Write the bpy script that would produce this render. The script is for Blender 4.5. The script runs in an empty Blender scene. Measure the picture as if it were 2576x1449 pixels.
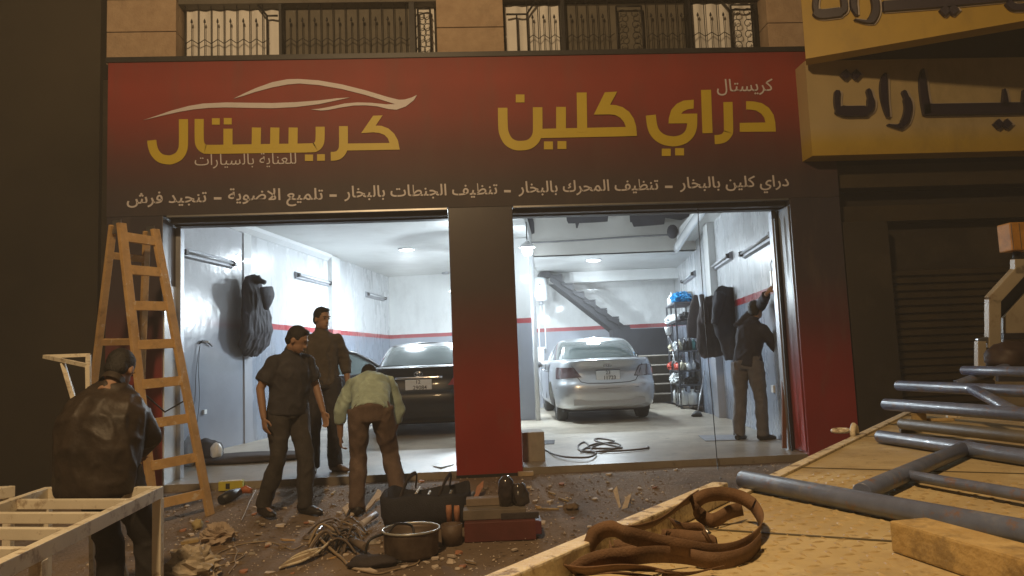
import bpy, bmesh, math, random
from mathutils import Vector, Matrix, noise
random.seed(7)
V = Vector
SC = bpy.context.scene
COL = SC.collection

# ------------------------------------------------------------------ camera
F_PX, CX, CY = 1900.0, 1288.0, 724.5          # measured on a 2576 px wide copy of the photograph
YAW, PIT, ROLL = math.radians(3.4), math.radians(5.5), math.radians(2.3)
CAM = V((0, 0, 1.1))
FW = V((math.sin(YAW)*math.cos(PIT), math.cos(YAW)*math.cos(PIT), math.sin(PIT)))
_R0 = V((math.cos(YAW), -math.sin(YAW), 0)); _U0 = _R0.cross(FW)
RT = _R0*math.cos(ROLL) - _U0*math.sin(ROLL)
UP = _U0*math.cos(ROLL) + _R0*math.sin(ROLL)
cam = bpy.data.cameras.new('camera'); cam_o = bpy.data.objects.new('camera', cam); COL.objects.link(cam_o)
cam.sensor_width = 36; cam.lens = F_PX/2576*36; cam.clip_start = .05; cam.clip_end = 400
cam_o.matrix_world = Matrix(((RT.x, UP.x, -FW.x, CAM.x), (RT.y, UP.y, -FW.y, CAM.y), (RT.z, UP.z, -FW.z, CAM.z), (0, 0, 0, 1)))
SC.camera = cam_o

# ------------------------------------------------------------------ night sky, street light, exposure
w = bpy.data.worlds.new('World'); SC.world = w; w.use_nodes = True
bg = w.node_tree.nodes['Background']; bg.inputs[0].default_value = (1, .74, .50, 1); bg.inputs[1].default_value = .028

def lamp(name, kind, loc, power, col, size=.1, target=None, spot=None, blend=.5):
    l = bpy.data.lights.new(name, kind); l.energy = power; l.color = col
    if kind == 'AREA': l.shape = 'DISK'; l.size = size
    else: l.shadow_soft_size = size
    if spot: l.spot_size = math.radians(spot); l.spot_blend = blend
    o = bpy.data.objects.new(name, l); COL.objects.link(o); o.location = loc
    if target is not None: o.rotation_euler = (V(target)-V(loc)).to_track_quat('-Z', 'Y').to_euler()
    return o
SODIUM = (1, .67, .34)
COOL = (.80, .92, 1.0)
lamp('street_lamp_light', 'POINT', (-1.3, .7, 6.0), 1300, SODIUM, .22)
SC.view_settings.view_transform = 'Standard'; SC.view_settings.look = 'None'
SC.view_settings.exposure = 0; SC.view_settings.gamma = 1
SC.render.engine = 'CYCLES'
SC.cycles.use_denoising = True
SC.cycles.max_bounces = 6; SC.cycles.diffuse_bounces = 4; SC.cycles.glossy_bounces = 3; SC.cycles.transmission_bounces = 4
SC.cycles.caustics_reflective = False; SC.cycles.caustics_refractive = False
SC.cycles.sample_clamp_indirect = 4

# ------------------------------------------------------------------ pixel -> place helpers (used to measure where things stand)
def ray(px, py): return (FW*F_PX + RT*(px-CX) - UP*(py-CY)).normalized()
def at_d(px, py, d):
    r = ray(px, py); return CAM + r*(d/r.dot(FW))
def at_y(px, py, y):
    r = ray(px, py); return CAM + r*((y-CAM.y)/r.y)
def at_z(px, py, z):
    r = ray(px, py); return CAM + r*((z-CAM.z)/r.z)
def c2w(xc, d): return V((_R0.x*xc + math.sin(YAW)*d, _R0.y*xc + math.cos(YAW)*d, 0))   # plan point: sideways, depth
YF = 8.1                                                       # front plane of the shop cladding
def gz(y):
    pts = ((-50, -.36), (4, -.36), (5.5, -.33), (6.8, -.25), (7.9, -.105), (400, -.1))
    for (a, za), (b, zb) in zip(pts, pts[1:]):
        if y <= b: return za + (zb-za)*max(0, (y-a)/(b-a))
    return pts[-1][1]
def gp(px, py):
    z = -.3
    for _ in range(12):
        p = at_z(px, py, z); z = .5*z + .5*gz(p.y)
    return at_z(px, py, gz(p.y))

# ------------------------------------------------------------------ materials
def mat(name, col, rough=.6, metal=0, var=.25, scale=6, bump=0, bscale=60, col2=None, coat=0, emit=None, estr=0, spec=.5, trans=0, alpha=1, detail=5):
    m = bpy.data.materials.new(name); m.use_nodes = True
    nt = m.node_tree; b = nt.nodes['Principled BSDF']
    b.inputs['Roughness'].default_value = rough; b.inputs['Metallic'].default_value = metal
    b.inputs['Coat Weight'].default_value = coat; b.inputs['Coat Roughness'].default_value = .06
    b.inputs['Specular IOR Level'].default_value = spec
    b.inputs['Transmission Weight'].default_value = trans
    b.inputs['Alpha'].default_value = alpha
    c = (*col, 1)
    b.inputs['Base Color'].default_value = c
    if emit:
        b.inputs['Emission Color'].default_value = (*emit, 1); b.inputs['Emission Strength'].default_value = estr
    tc = None
    if var or col2 or bump:
        tc = nt.nodes.new('ShaderNodeTexCoord')
    if var or col2:
        n = nt.nodes.new('ShaderNodeTexNoise'); n.inputs['Scale'].default_value = scale; n.inputs['Detail'].default_value = detail; n.inputs['Roughness'].default_value = .62
        nt.links.new(tc.outputs['Object'], n.inputs['Vector'])
        r = nt.nodes.new('ShaderNodeValToRGB'); r.color_ramp.elements[0].position = .33; r.color_ramp.elements[1].position = .68
        k = col2 if col2 else tuple(x*(1-var) for x in col)
        k1 = col if col2 else tuple(min(1, x*(1+var*.6)) for x in col)
        r.color_ramp.elements[0].color = (*k, 1); r.color_ramp.elements[1].color = (*k1, 1)
        nt.links.new(n.outputs['Fac'], r.inputs['Fac']); nt.links.new(r.outputs['Color'], b.inputs['Base Color'])
    if bump:
        n2 = nt.nodes.new('ShaderNodeTexNoise'); n2.inputs['Scale'].default_value = bscale; n2.inputs['Detail'].default_value = 4
        nt.links.new(tc.outputs['Object'], n2.inputs['Vector'])
        bp = nt.nodes.new('ShaderNodeBump'); bp.inputs['Strength'].default_value = bump; bp.inputs['Distance'].default_value = .02
        nt.links.new(n2.outputs['Fac'], bp.inputs['Height']); nt.links.new(bp.outputs['Normal'], b.inputs['Normal'])
    return m
def zramp(m, stops, axis='Z', source='Object', rough=None):
    """printed colour that runs with height: replaces the base colour of m by a ramp over object z (metres), keeping faint noise"""
    nt = m.node_tree; b = nt.nodes['Principled BSDF']
    tc = nt.nodes.new('ShaderNodeTexCoord'); sp = nt.nodes.new('ShaderNodeSeparateXYZ')
    nt.links.new(tc.outputs[source], sp.inputs[0])
    z0, z1 = stops[0][0], stops[-1][0]
    mr = nt.nodes.new('ShaderNodeMapRange'); mr.inputs[1].default_value = z0; mr.inputs[2].default_value = z1
    nt.links.new(sp.outputs[axis], mr.inputs[0])
    r = nt.nodes.new('ShaderNodeValToRGB')
    els = r.color_ramp.elements
    while len(els) < len(stops): els.new(.5)
    for e, (z, c) in zip(els, stops): e.position = (z-z0)/(z1-z0); e.color = (*c, 1)
    nt.links.new(mr.outputs[0], r.inputs['Fac'])
    nz = nt.nodes.new('ShaderNodeTexNoise'); nz.inputs['Scale'].default_value = 2.3; nz.inputs['Detail'].default_value = 8
    nt.links.new(tc.outputs[source], nz.inputs['Vector'])
    mx = nt.nodes.new('ShaderNodeMix'); mx.data_type = 'RGBA'; mx.blend_type = 'MULTIPLY'; mx.inputs[0].default_value = .35
    nt.links.new(r.outputs['Color'], mx.inputs[6]); nt.links.new(nz.outputs['Fac'], mx.inputs[7])
    mul = nt.nodes.new('ShaderNodeMix'); mul.data_type = 'RGBA'; mul.blend_type = 'ADD'; mul.inputs[0].default_value = .0
    nt.links.new(mx.outputs[2], mul.inputs[6])
    nt.links.new(mul.outputs[2], b.inputs['Base Color'])
    return m

def wear(m, col, scale=6, lo=.52, hi=.66, amt=.8, stretch=(1, 1, 1), detail=9, rough=None):
    """dirt, rust or paint marks with a shape of their own, mixed over the colour of m"""
    nt = m.node_tree; b = nt.nodes['Principled BSDF']; inp = b.inputs['Base Color']
    tc = nt.nodes.new('ShaderNodeTexCoord'); mp = nt.nodes.new('ShaderNodeMapping'); mp.inputs['Scale'].default_value = stretch; mp.inputs['Location'].default_value = (3.7, 1.9, 5.3)
    n = nt.nodes.new('ShaderNodeTexNoise'); n.inputs['Scale'].default_value = scale; n.inputs['Detail'].default_value = detail; n.inputs['Roughness'].default_value = .7
    nt.links.new(tc.outputs['Object'], mp.inputs[0]); nt.links.new(mp.outputs[0], n.inputs['Vector'])
    r = nt.nodes.new('ShaderNodeMapRange'); r.inputs[1].default_value = lo; r.inputs[2].default_value = hi; r.inputs[4].default_value = amt; nt.links.new(n.outputs['Fac'], r.inputs[0])
    x = nt.nodes.new('ShaderNodeMix'); x.data_type = 'RGBA'; x.inputs[7].default_value = (*col, 1)
    if inp.links: nt.links.new(inp.links[0].from_socket, x.inputs[6])
    else: x.inputs[6].default_value = inp.default_value
    nt.links.new(r.outputs[0], x.inputs[0]); nt.links.new(x.outputs[2], inp)
    return m

# ------------------------------------------------------------------ mesh builder
class MB:
    def __init__(s): s.v = []; s.f = []; s.sm = []
    def add(s, vs, fs, smooth=False):
        n = len(s.v); s.v += [V(p) for p in vs]
        for f in fs: s.f.append([n+i for i in f]); s.sm.append(smooth)
        return s
    def box(s, c, size, rot=None):
        hx, hy, hz = (x/2 for x in size); c = V(c)
        ps = [V((x, y, z)) for z in (-hz, hz) for y in (-hy, hy) for x in (-hx, hx)]
        if rot is not None: ps = [rot @ p for p in ps]
        return s.add([c+p for p in ps], [(0, 2, 3, 1), (4, 5, 7, 6), (0, 1, 5, 4), (2, 6, 7, 3), (0, 4, 6, 2), (1, 3, 7, 5)])
    def box2(s, a, b):
        a, b = V(a), V(b); return s.box((a+b)/2, [abs(x) for x in (b-a)])
    def bar(s, p0, p1, w_, h_, up=(0, 0, 1)):
        p0, p1 = V(p0), V(p1); d = (p1-p0); L = d.length; d.normalize(); u = V(up)
        if abs(d.dot(u)) > .98: u = V((0, 1, 0))
        x = d.cross(u).normalized(); z = x.cross(d).normalized()
        R = Matrix((x, d, z)).transposed()
        return s.box((p0+p1)/2, (w_, L, h_), R)
    def tube(s, pts, r, seg=8, caps=True, smooth=True, ref=None, closed=False):
        """r: number, list of numbers or list of (rx, ry)"""
        pts = [V(p) for p in pts]; n = len(pts); rings = []
        if not isinstance(r, (list, tuple)): r = [r]*n
        u = None; vs = []
        for i, p in enumerate(pts):
            if closed: d = pts[(i+1) % n]-pts[i-1]
            else: d = (pts[min(i+1, n-1)]-pts[max(i-1, 0)])
            if d.length < 1e-9: d = V((0, 0, 1))
            d.normalize()
            if ref is not None: a = V(ref)
            elif u is None: a = V((0, 0, 1)) if abs(d.z) < .9 else V((1, 0, 0))
            else: a = u
            u = (a - d*a.dot(d))
            if u.length < 1e-6: u = d.orthogonal()
            u.normalize(); t = d.cross(u)
            ri = r[i]; rx, ry = ri if isinstance(ri, (list, tuple)) else (ri, ri)
            for k in range(seg):
                an = 2*math.pi*k/seg
                vs.append(p + u*(math.cos(an)*rx) + t*(math.sin(an)*ry))
        fs = []
        for i in range(n if closed else n-1):
            j = (i+1) % n
            for k in range(seg):
                k2 = (k+1) % seg
                fs.append((i*seg+k, i*seg+k2, j*seg+k2, j*seg+k))
        b = len(s.v); s.add(vs, fs, smooth)
        if caps and not closed:
            s.add([], []); s.f.append([b+k for k in reversed(range(seg))]); s.sm.append(False)
            s.f.append([b+(n-1)*seg+k for k in range(seg)]); s.sm.append(False)
        return s
    def lathe(s, c, prof, seg=20, axis=(0, 0, 1), smooth=True):
        c = V(c); ax = V(axis).normalized(); a = ax.orthogonal().normalized(); b = ax.cross(a); vs = []; n = len(prof)
        for (r, h) in prof:
            for k in range(seg):
                an = 2*math.pi*k/seg; vs.append(c+ax*h+a*(math.cos(an)*r)+b*(math.sin(an)*r))
        fs = [(i*seg+k, i*seg+(k+1) % seg, (i+1)*seg+(k+1) % seg, (i+1)*seg+k) for i in range(n-1) for k in range(seg)]
        return s.add(vs, fs, smooth)
    def ell(s, c, r, seg=14, rings=9, rot=None):
        c = V(c); vs = []; 
        for i in range(rings+1):
            th = math.pi*i/rings
            for k in range(seg):
                an = 2*math.pi*k/seg
                p = V((r[0]*math.sin(th)*math.cos(an), r[1]*math.sin(th)*math.sin(an), r[2]*math.cos(th)))
                if rot is not None: p = rot @ p
                vs.append(c+p)
        fs = [(i*seg+k, (i+1)*seg+k, (i+1)*seg+(k+1) % seg, i*seg+(k+1) % seg) for i in range(rings) for k in range(seg)]
        return s.add(vs, fs, True)
    def slab(s, poly, off):
        """closed outline (list of points) extruded by the vector off"""
        poly = [V(p) for p in poly]; off = V(off); n = len(poly)
        fs = [tuple(range(n)), tuple(reversed(range(n, 2*n)))] + [(i, i+n, (i+1) % n+n, (i+1) % n) for i in range(n)]
        return s.add(poly+[p+off for p in poly], fs)
    def grid(s, fn, nu, nv, smooth=True, flip=False):
        vs = [fn(i/nu, j/nv) for i in range(nu+1) for j in range(nv+1)]
        W = nv+1
        fs = [(i*W+j, (i+1)*W+j, (i+1)*W+j+1, i*W+j+1) for i in range(nu) for j in range(nv)]
        if flip: fs = [tuple(reversed(f)) for f in fs]
        return s.add(vs, fs, smooth)
    def mesh(s, name):
        me = bpy.data.meshes.new(name); me.from_pydata([tuple(p) for p in s.v], [], s.f)
        me.polygons.foreach_set('use_smooth', s.sm); me.update()
        return me

def fix_normals(me):
    bm = bmesh.new(); bm.from_mesh(me); bmesh.ops.recalc_face_normals(bm, faces=bm.faces)
    big = [f for f in bm.faces if len(f.verts) > 4]
    if big: bmesh.ops.triangulate(bm, faces=big)
    bm.to_mesh(me); bm.free()

def link(name, me, m, parent=None):
    o = bpy.data.objects.new(name, me); COL.objects.link(o)
    if m is not None and len(me.materials) == 0: me.materials.append(m)
    if parent is not None:
        o.parent = parent
        q = parent; t = V((0, 0, 0)); M = Matrix.Identity(4)
        o.matrix_parent_inverse = world_of(parent).inverted()
    return o
def world_of(o):
    M = Matrix.LocRotScale(o.location, o.rotation_euler, o.scale)
    if o.parent is not None: return world_of(o.parent) @ o.matrix_parent_inverse @ M
    return M
def part(name, mb, m, parent, bevel=0, fix=True, label=None, kind=None):
    me = mb.mesh(name) if isinstance(mb, MB) else mb
    if fix: fix_normals(me)
    if bevel:
        bm = bmesh.new(); bm.from_mesh(me)
        bmesh.ops.remove_doubles(bm, verts=bm.verts, dist=1e-5)
        es = [e for e in bm.edges if len(e.link_faces) == 2 and e.calc_face_angle() > .6]
        bmesh.ops.bevel(bm, geom=es, offset=bevel, segments=2, affect='EDGES', profile=.6)
        bm.to_mesh(me); bm.free()
    o = link(name, me, m, parent)
    if label: o['label'] = label
    if kind: o['kind'] = kind
    return o
def thing(name, label, cat, loc=(0, 0, 0), group=None):
    o = bpy.data.objects.new(name, None); COL.objects.link(o); o.location = loc; o.empty_display_size = .1
    o['label'] = label; o['category'] = cat
    if group: o['group'] = group
    return o
def solo(name, mb, m, label, cat, group=None, **k):
    me = mb.mesh(name) if isinstance(mb, MB) else mb
    # origin at the base
    c = V((0, 0, 0)); 
    for vtx in me.vertices: c += vtx.co
    c /= max(1, len(me.vertices)); c.z = min(vtx.co.z for vtx in me.vertices)
    me.transform(Matrix.Translation(-c))
    o = part(name, me, m, None, **k); o.location = c
    o['label'] = label; o['category'] = cat
    if group: o['group'] = group
    return o
def struct(name, mb, m, kind='structure', **k):
    o = part(name, mb, m, None, **k); o['kind'] = kind; return o
def kids(o): return [c for c in COL.objects if c.parent == o]
def copy_tree(o, parent=None, label=None):
    c = o.copy(); COL.objects.link(c)
    if parent is not None: c.parent = parent
    for ch in kids(o): copy_tree(ch, c)
    if label: c['label'] = label
    return c
def smooth_path(pts, n=8):
    """Catmull-Rom through pts"""
    pts = [V(p) for p in pts]; out = []
    for i in range(len(pts)-1):
        a, b, c, d = pts[max(i-1, 0)], pts[i], pts[i+1], pts[min(i+2, len(pts)-1)]
        for k in range(n):
            t = k/n; out.append(.5*((2*b)+(c-a)*t+(2*a-5*b+4*c-d)*t*t+(3*b-a-3*c+d)*t**3))
    out.append(pts[-1]); return out
def baked(o):
    dg = bpy.context.evaluated_depsgraph_get(); dg.update()
    return bpy.data.meshes.new_from_object(o.evaluated_get(dg))
def blob(mb, voxel, smooth_it=4, wrinkle=0, wscale=9, stretch=1, name='blob'):
    """joins overlapping shapes into one continuous skin"""
    me = mb.mesh(name); o = bpy.data.objects.new(name, me); COL.objects.link(o)
    r = o.modifiers.new('r', 'REMESH'); r.mode = 'VOXEL'; r.voxel_size = voxel
    if smooth_it:
        s_ = o.modifiers.new('s', 'SMOOTH'); s_.iterations = smooth_it; s_.factor = .5
    out = baked(o); bpy.data.objects.remove(o); bpy.data.meshes.remove(me)
    if wrinkle:
        co = [vtx.co.copy() for vtx in out.vertices]; nr = [vtx.normal.copy() for vtx in out.vertices]
        for vtx, c, n in zip(out.vertices, co, nr):
            q = V((c.x*wscale, c.y*wscale, c.z*wscale*stretch))
            d = noise.noise(q) + .5*noise.noise(q*2.3+V((7, 1, 3)))
            d2 = 1-abs(noise.noise(q*1.3+V((3, 9, 1))))*2
            vtx.co = c + n*(wrinkle*(.6*d+.5*d2*abs(d2)))
    for p in out.polygons: p.use_smooth = True
    out.update()
    return out
# ================================================================== materials of the place
M = {}
M['ground'] = mat('ground_dirt', (.27, .195, .13), .9, 0, scale=1.4, col2=(.15, .108, .075), bump=.6, bscale=38, detail=9)
M['floor'] = mat('floor_concrete', (.52, .46, .37), .38, 0, scale=.9, col2=(.33, .29, .23), bump=.08, bscale=20, detail=8)
M['white_ceiling'] = mat('ceiling_paint', (.66, .67, .66), .5, 0, var=.12, scale=.8, detail=8, bump=.05, bscale=6)
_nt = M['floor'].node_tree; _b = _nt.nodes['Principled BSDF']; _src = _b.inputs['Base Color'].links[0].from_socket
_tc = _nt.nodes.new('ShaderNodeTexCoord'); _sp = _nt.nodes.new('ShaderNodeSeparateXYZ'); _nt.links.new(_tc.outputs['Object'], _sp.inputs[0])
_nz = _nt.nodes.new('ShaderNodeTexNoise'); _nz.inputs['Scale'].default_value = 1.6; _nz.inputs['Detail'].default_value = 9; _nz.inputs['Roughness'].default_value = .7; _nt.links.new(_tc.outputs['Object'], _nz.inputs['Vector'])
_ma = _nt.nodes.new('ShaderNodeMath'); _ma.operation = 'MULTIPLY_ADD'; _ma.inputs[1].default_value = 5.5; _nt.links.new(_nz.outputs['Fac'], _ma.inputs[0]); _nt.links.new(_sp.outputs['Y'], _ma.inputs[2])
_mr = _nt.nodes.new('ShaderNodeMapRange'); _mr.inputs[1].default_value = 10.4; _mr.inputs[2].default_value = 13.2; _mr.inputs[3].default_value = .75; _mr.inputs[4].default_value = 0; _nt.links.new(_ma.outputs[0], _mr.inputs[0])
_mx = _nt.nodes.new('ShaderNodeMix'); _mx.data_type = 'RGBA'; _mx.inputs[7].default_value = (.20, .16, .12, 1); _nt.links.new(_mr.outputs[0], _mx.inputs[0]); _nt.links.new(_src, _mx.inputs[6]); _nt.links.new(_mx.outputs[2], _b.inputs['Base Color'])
def wall_paint(name, white, low, rough, bump):
    m = mat(name, white, rough, 0, var=0, bump=bump, bscale=3.5, coat=.25)
    nt = m.node_tree; b = nt.nodes['Principled BSDF']
    tc = nt.nodes.new('ShaderNodeTexCoord'); sp = nt.nodes.new('ShaderNodeSeparateXYZ'); nt.links.new(tc.outputs['Object'], sp.inputs[0])
    nz = nt.nodes.new('ShaderNodeTexNoise'); nz.inputs['Scale'].default_value = 3; nt.links.new(tc.outputs['Object'], nz.inputs['Vector'])
    ad = nt.nodes.new('ShaderNodeMath'); ad.operation = 'MULTIPLY_ADD'; ad.inputs[1].default_value = .012
    nt.links.new(nz.outputs['Fac'], ad.inputs[0]); nt.links.new(sp.outputs['Z'], ad.inputs[2])
    mr = nt.nodes.new('ShaderNodeMapRange'); mr.inputs[1].default_value = 0; mr.inputs[2].default_value = 4; nt.links.new(ad.outputs[0], mr.inputs[0])
    r = nt.nodes.new('ShaderNodeValToRGB'); r.color_ramp.interpolation = 'CONSTANT'; e = r.color_ramp.elements
    e[0].position = 0; e[0].color = (*low, 1); e[1].position = 1.79/4; e[1].color = (.34, .022, .032, 1)
    e.new(1.89/4).color = (*white, 1)
    nt.links.new(mr.outputs[0], r.inputs['Fac'])
    n2 = nt.nodes.new('ShaderNodeTexNoise'); n2.inputs['Scale'].default_value = 1.3; n2.inputs['Detail'].default_value = 9; n2.inputs['Roughness'].default_value = .65
    mp = nt.nodes.new('ShaderNodeMapping'); mp.inputs['Scale'].default_value = (1.6, 1.6, .55); nt.links.new(tc.outputs['Object'], mp.inputs[0]); nt.links.new(mp.outputs[0], n2.inputs['Vector'])
    r2 = nt.nodes.new('ShaderNodeValToRGB'); r2.color_ramp.elements[0].position = .3; r2.color_ramp.elements[0].color = (.86, .86, .87, 1); r2.color_ramp.elements[1].position = .65; r2.color_ramp.elements[1].color = (1, 1, 1, 1)
    nt.links.new(n2.outputs['Fac'], r2.inputs['Fac'])
    mx = nt.nodes.new('ShaderNodeMix'); mx.data_type = 'RGBA'; mx.blend_type = 'MULTIPLY'; mx.inputs[0].default_value = 1
    nt.links.new(r.outputs['Color'], mx.inputs[6]); nt.links.new(r2.outputs['Color'], mx.inputs[7]); nt.links.new(mx.outputs[2], b.inputs['Base Color'])
    rr = nt.nodes.new('ShaderNodeMapRange'); rr.inputs[3].default_value = rough*.6; rr.inputs[4].default_value = rough*1.5; nt.links.new(n2.outputs['Fac'], rr.inputs[0]); nt.links.new(rr.outputs[0], b.inputs['Roughness'])
    return m
M['wall_gloss'] = wall_paint('gloss_wall_paint', (.62, .64, .66), (.25, .29, .36), .26, .22)
M['wall_matt'] = wall_paint('wall_paint', (.68, .69, .68), (.32, .34, .39), .45, .05)
RED, NAVY = (.50, .040, .020), (.070, .064, .082)
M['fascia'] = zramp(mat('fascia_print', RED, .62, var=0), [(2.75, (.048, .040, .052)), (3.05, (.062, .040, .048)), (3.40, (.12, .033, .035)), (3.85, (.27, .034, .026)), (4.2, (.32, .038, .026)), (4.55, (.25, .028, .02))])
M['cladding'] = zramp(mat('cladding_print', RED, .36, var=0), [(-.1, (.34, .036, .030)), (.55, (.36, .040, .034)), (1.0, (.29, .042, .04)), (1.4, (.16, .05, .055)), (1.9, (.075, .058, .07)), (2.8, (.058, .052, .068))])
M['black_trim'] = mat('black_trim', (.025, .024, .026), .45)
M['grey_metal'] = mat('grey_metal', (.36, .37, .40), .38, .5, var=.15)
M['header_metal'] = mat('header_metal', (.13, .135, .155), .4, .3, var=.15)
M['steel'] = mat('bare_steel', (.42, .42, .43), .35, .9, var=.15)
M['iron'] = mat('black_iron', (.022, .02, .02), .5, .2)
M['stone'] = mat('limestone', (.46, .34, .23), .85, 0, scale=9, col2=(.38, .27, .18), bump=.35, bscale=45)
M['curtain'] = mat('white_curtain', (.78, .77, .76), .7, var=.08, scale=3)
M['shutter'] = mat('dark_shutter', (.13, .115, .09), .7, var=.2, scale=4)
M['dark_wall'] = mat('dark_render', (.045, .036, .025), .9, scale=.6, col2=(.025, .02, .014))
M['yellow_sign'] = mat('yellow_sign_face', (.44, .29, .035), .5, scale=.8, var=.18)
M['cream_sign'] = zramp(mat('cream_sign_face', (.42, .33, .17), .5), [(3.15, (.56, .37, .045)), (3.32, (.58, .41, .065)), (3.5, (.58, .46, .24)), (4.3, (.56, .44, .23))])
M['navy_letter'] = mat('navy_letter', (.025, .018, .035), .4, var=.1)
M['pale_edge'] = mat('pale_letter_edge', (.42, .36, .30), .5, var=.1)
M['brown_slat'] = mat('brown_shutter', (.06, .044, .02), .6, scale=2, col2=(.034, .026, .013))
M['yellow_letter'] = mat('yellow_vinyl', (.54, .41, .026), .5, var=.06, scale=2)
M['white_vinyl'] = mat('white_vinyl', (.60, .57, .60), .5, var=.05)
M['white_plastic'] = mat('white_plastic', (.72, .74, .74), .35, var=.06)
M['white_enamel'] = mat('white_enamel', (.74, .76, .78), .2, var=.04, coat=.4)
M['lamp_glass'] = mat('lamp_glass', (.9, .9, .9), .4, var=0, emit=(.93, .97, 1), estr=14)
M['bulb_glass'] = mat('bulb_glass', (.9, .9, .9), .4, var=0, emit=(.90, .96, 1), estr=26)
M['stair'] = mat('stair_paint', (.016, .017, .022), .5, .2)
M['dark_grey'] = mat('dark_grey_patch', (.05, .05, .06), .8, scale=5)
M['beige'] = mat('beige_concrete', (.36, .32, .27), .7, scale=4)

wear(M['fascia'], (.10, .07, .06), 2.2, .50, .80, .45, (1.6, 1, .35)); wear(M['cladding'], (.16, .12, .10), 3.0, .54, .80, .5, (1.5, 1.5, .4))
wear(M['floor'], (.17, .14, .11), 1.5, .50, .68, .6); wear(M['floor'], (.09, .08, .07), 9, .58, .65, .5)
wear(M['wall_gloss'], (.26, .25, .25), 1.7, .50, .70, .55, (1, 1, .5)); wear(M['wall_matt'], (.34, .33, .32), 1.6, .50, .72, .45, (1, 1, .6)); wear(M['white_ceiling'], (.42, .41, .39), 1.2, .50, .74, .5)
wear(M['dark_wall'], (.10, .08, .055), 1.3, .52, .72, .5); wear(M['brown_slat'], (.035, .027, .016), 2.5, .48, .66, .7); wear(M['stone'], (.26, .19, .13), 4, .54, .72, .6)
wear(M['yellow_sign'], (.12, .085, .03), 1.8, .52, .78, .5, (1, 1, .5)); wear(M['cream_sign'], (.14, .11, .06), 1.8, .52, .78, .5, (1, 1, .5))
wear(M['ground'], (.30, .23, .165), 3.1, .55, .72, .6); wear(M['ground'], (.07, .05, .038), 1.1, .54, .66, .6)
# ================================================================== ground and floor
def gfun(u, v):
    y = -30 + 150*(u**1.0); 
    return y
ys = [-40, -20, -8, -3, 0] + [0.5+.12*i for i in range(66)] + [8.6, 9.5, 12, 20, 40, 90]
xs = [-60, -25, -12, -8] + [-6+.12*i for i in range(94)] + [5.6, 7, 9, 14, 30, 60]
gm = MB(); vs = []
for y in ys:
    for x in xs:
        z = gz(y)
        if 2 < y < 8.2 and -6 < x < 6: z += .012*noise.noise(V((x*1.1, y*1.1, 0))) + .006*noise.noise(V((x*4, y*4, 3)))
        vs.append((x, y, z))
W_ = len(xs)
gm.add(vs, [(j*W_+i, j*W_+i+1, (j+1)*W_+i+1, (j+1)*W_+i) for j in range(len(ys)-1) for i in range(W_-1)], True)
struct('ground', gm, M['ground'], fix=False)
PLB, PRB = c2w(-3.2, 19.5), c2w(4.06, 18.8)
def LW(d): return c2w(-3.2-(19.5-d)*.13, d)      # left interior wall
def RW(d): return c2w(2.367+.09*d, d)            # right interior wall
fl = MB()
a, b, c, d = LW(8.9), RW(8.0), RW(19.4), LW(20.2)
fl.add([(-3.7, 8.13, -.032), (4.1, 8.13, -.032), (4.1, 9.0, 0), (-3.7, 9.0, 0), (4.6, 20.5, 0), (-5.2, 20.5, 0), (-3.7, 8.13, -.14), (4.1, 8.13, -.14)],
       [(0, 1, 2, 3), (3, 2, 4, 5), (6, 7, 1, 0)])
struct('garage_floor', fl, M['floor'])

# ================================================================== the shop building
shop = thing('shop_building', 'stone shop building with red fascia and two lit garage bays', 'building', (0, 8.4, 0))
def wall(name, p, q, z0, z1, th, m, side):
    """vertical wall from plan point p to q, thickness th away to the given side"""
    p, q = V((p.x, p.y, 0)), V((q.x, q.y, 0)); n = (q-p).normalized().cross(V((0, 0, 1)))*side*th
    mb = MB(); mb.slab([p+V((0, 0, z0)), q+V((0, 0, z0)), q+n+V((0, 0, z0)), p+n+V((0, 0, z0))], (0, 0, z1-z0))
    return part(name, mb, m, shop)
wall('left_wall', LW(11.85), LW(19.5), -.1, 4.4, .2, M['wall_gloss'], -1)
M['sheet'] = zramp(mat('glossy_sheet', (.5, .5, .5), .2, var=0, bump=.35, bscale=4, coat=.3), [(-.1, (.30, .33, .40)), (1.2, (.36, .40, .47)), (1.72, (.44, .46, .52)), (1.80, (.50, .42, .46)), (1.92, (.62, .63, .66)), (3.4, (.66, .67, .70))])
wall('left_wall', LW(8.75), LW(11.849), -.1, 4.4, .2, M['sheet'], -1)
wall('right_wall', RW(8.74), RW(18.8), -.1, 4.4, .2, M['wall_gloss'], 1)
wall('back_wall', c2w(-3.5, 19.54), c2w(4.4, 18.77), -.1, 4.4, .2, M['wall_matt'], -1)
# return walls behind the cladding
mb = MB(); mb.box2((-4.6, 8.56, -.1), (-3.24, 8.8, 4.4)); part('return_wall', mb, M['wall_gloss'], shop)
mb = MB(); mb.box2((3.64, 8.53, -.1), (4.19, 8.75, 4.4)); part('return_wall', mb, M['wall_gloss'], shop)
# structure over the openings, behind the fascia
mb = MB(); mb.box2((-3.77, 8.2, 2.86), (4.18, 8.62, 4.39)); part('lintel_beam', mb, M['wall_matt'], shop)
# pilasters
def pilaster(fn, d0, d1, out, side):
    p, q = fn(d0), fn(d1); dr = (q-p).normalized(); n = dr.cross(V((0, 0, 1)))*side*out
    mb = MB(); mb.slab([p-n*.1, q-n*.1, q+n, p+n], (0, 0, 3.39)); return part('pilaster', mb, M['wall_matt'], shop)
pilaster(LW, 15.3, 15.75, .09, 1); pilaster(RW, 12.9, 13.35, .12, -1); pilaster(LW, 11.75, 12.0, .02, 1)
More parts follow.
